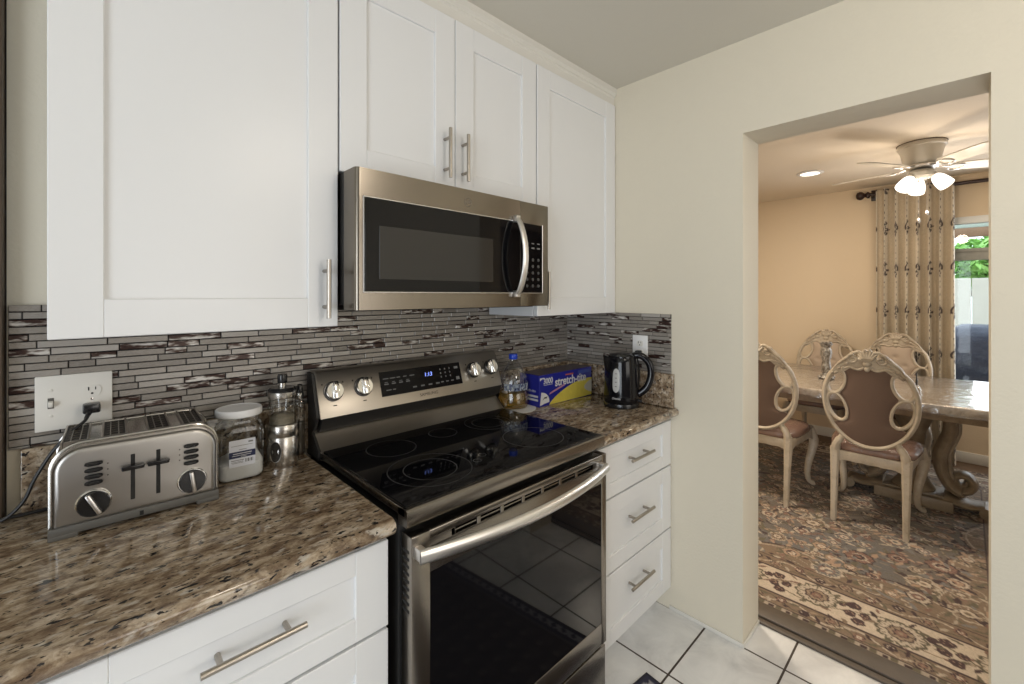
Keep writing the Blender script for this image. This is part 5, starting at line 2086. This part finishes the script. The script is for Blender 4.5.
# ---------------------------------------------------------------- outside the dining window
struct('ground', MB().box(XD + .15, 12, -6, 5, -.2, -.10), plain('patio_concrete', (.42, .40, .37), .8, nscale=9, var=.2))
def fence():
    t = thing('fence', 'white board fence outside beyond the dining window', 'fence', (8.2, -.4, -.1))
    pnt = plain('weathered_white_boards', (.72, .69, .60), .6, nscale=12, bump=.05, var=.12)
    m = MB()
    for k in range(34):
        y = -2.6 + k * .155
        m.box(-.012, .012, y, y + .148, .02, 1.74, .004, 1)
    m.build('boards', pnt, t)
    for z in (.35, 1.5):
        r = MB(); r.box(.0122, .05, -2.6, 2.6, z, z + .09, .004); r.build('rail', pnt, t)
    for y in (-2.4, -.8, .8, 2.4):
        p = MB(); p.box(.02, .11, y, y + .09, 0, 1.70, .004); p.build('post', pnt, t)
fence()
def tree():
    t = thing('tree', 'bright green leafy tree above the white fence outside', 'tree', (9.4, -.5, -.1))
    bark = plain('grey_bark', (.10, .075, .05), .9, nscale=25, bump=.5, var=.4)
    m = MB()
    m.tube([(0, 0, 0), (.03, .02, .8), (-.02, .05, 1.5), (.02, 0, 1.95)], [.10, .085, .07, .045], 10)
    for s in range(6):
        a = s * 1.05
        m.tube([(0, .03, 1.3 + .06 * s), (.3 * math.cos(a), .3 * math.sin(a), 1.65 + .06 * s), (.55 * math.cos(a), .55 * math.sin(a), 1.85 + .06 * s)], [.035, .025, .012], 7)
    m.build('trunk', bark, t)
    lf = NT('leaf_green')
    lf.bsdf((.2, .42, .09), .5)
    v = lf.coords()
    n = lf.noise(v, 6, 3)
    lf.l(lf.ramp(n, [(.35, (.13, .33, .05)), (.6, (.30, .55, .14))]), lf.b.inputs['Base Color'])
    rnd = random.Random(9)
    vv = []; ff = []
    for _ in range(3800):
        th = rnd.uniform(0, 2 * PI); ph = math.acos(rnd.uniform(-1, 1)); rr = rnd.random() ** .4
        c = Vector((.8 * rr * math.sin(ph) * math.cos(th), .95 * rr * math.sin(ph) * math.sin(th), 1.98 + .40 * rr * math.cos(ph)))
        rot = Euler((rnd.uniform(-1, 1), rnd.uniform(-1, 1), rnd.uniform(0, 6.3))).to_matrix()
        l = rnd.uniform(.05, .085); w = l * .45
        b = len(vv)
        for p in ((-l, 0, 0), (0, -w, .01), (l, 0, 0), (0, w, .01)): vv.append(c + rot @ Vector(p))
        ff.append((b, b + 1, b + 2, b + 3))
    f = MB(); f.raw(vv, ff)
    f.build('leaves', lf.mat, t, 0)
tree()
def grill():
    t = thing('covered_grill', 'barbecue under a dark navy cover outside the dining window', 'grill', (6.55, -.22, -.1))
    m = MB()
    secs = []
    rnd = random.Random(3)
    for (z, wx, wy) in ((.03, .34, .66), (.30, .33, .65), (.70, .32, .62), (.86, .33, .64), (.95, .30, .60), (1.08, .27, .40), (1.17, .22, .33), (1.22, .12, .24)):
        pg = []
        for i in range(60):
            a = 2 * PI * i / 60
            n = 4.0
            r = (abs(math.cos(a)) ** n + abs(math.sin(a)) ** n) ** (-1 / n)
            k = 1 + .035 * math.sin(i * 1.25 + z * 2) * max(0, 1 - z)
            pg.append((r * math.cos(a) * wx * k, r * math.sin(a) * wy * k))
        secs.append((z, pg))
    loft(m, secs)
    m.build('cover', plain('navy_vinyl_cover', (.020, .030, .065), .38, nscale=8, bump=.35, bdist=.05), t, 60)
    for s in (-1, 1):
        w = MB(); w.lathe([(.0, -.02), (.06, -.02), (.065, -.01), (.065, .01), (.06, .02), (0, .02)], (-.2, s * .5, .065), 20, Matrix.Rotation(PI / 2, 3, 'X'))
        w.build('wheel', M_BLACKPL, t)
grill()
def pergola():
    t = thing('patio_cover', 'weathered timber patio cover with beams seen through the window top', 'patio cover', (6.75, -.4, -.1))
    w1 = plain('grey_green_timber', (.40, .45, .38), .7, nscale=9, var=.25)
    w2 = plain('brown_timber', (.28, .16, .09), .7, nscale=9, var=.3)
    for k in range(5):
        b = MB(); b.box(-.9 + .45 * k, -.85 + .45 * k, -2.0, 2.0, 2.335, 2.42, .005); b.build('beam', w1, t)
    for x in (-.9, .9):
        b = MB(); b.box(x, x + .08, -2.0, 2.0, 2.225, 2.335, .005); b.build('girder', w2, t)
    for (x, y) in ((.94, -1.66), (.94, 1.64), (-.86, -1.66), (-.86, 1.64)):
        p = MB(); p.box(x - .05, x + .05, y - .05, y + .05, 0, 2.225, .006); p.build('post', w1, t)
pergola()
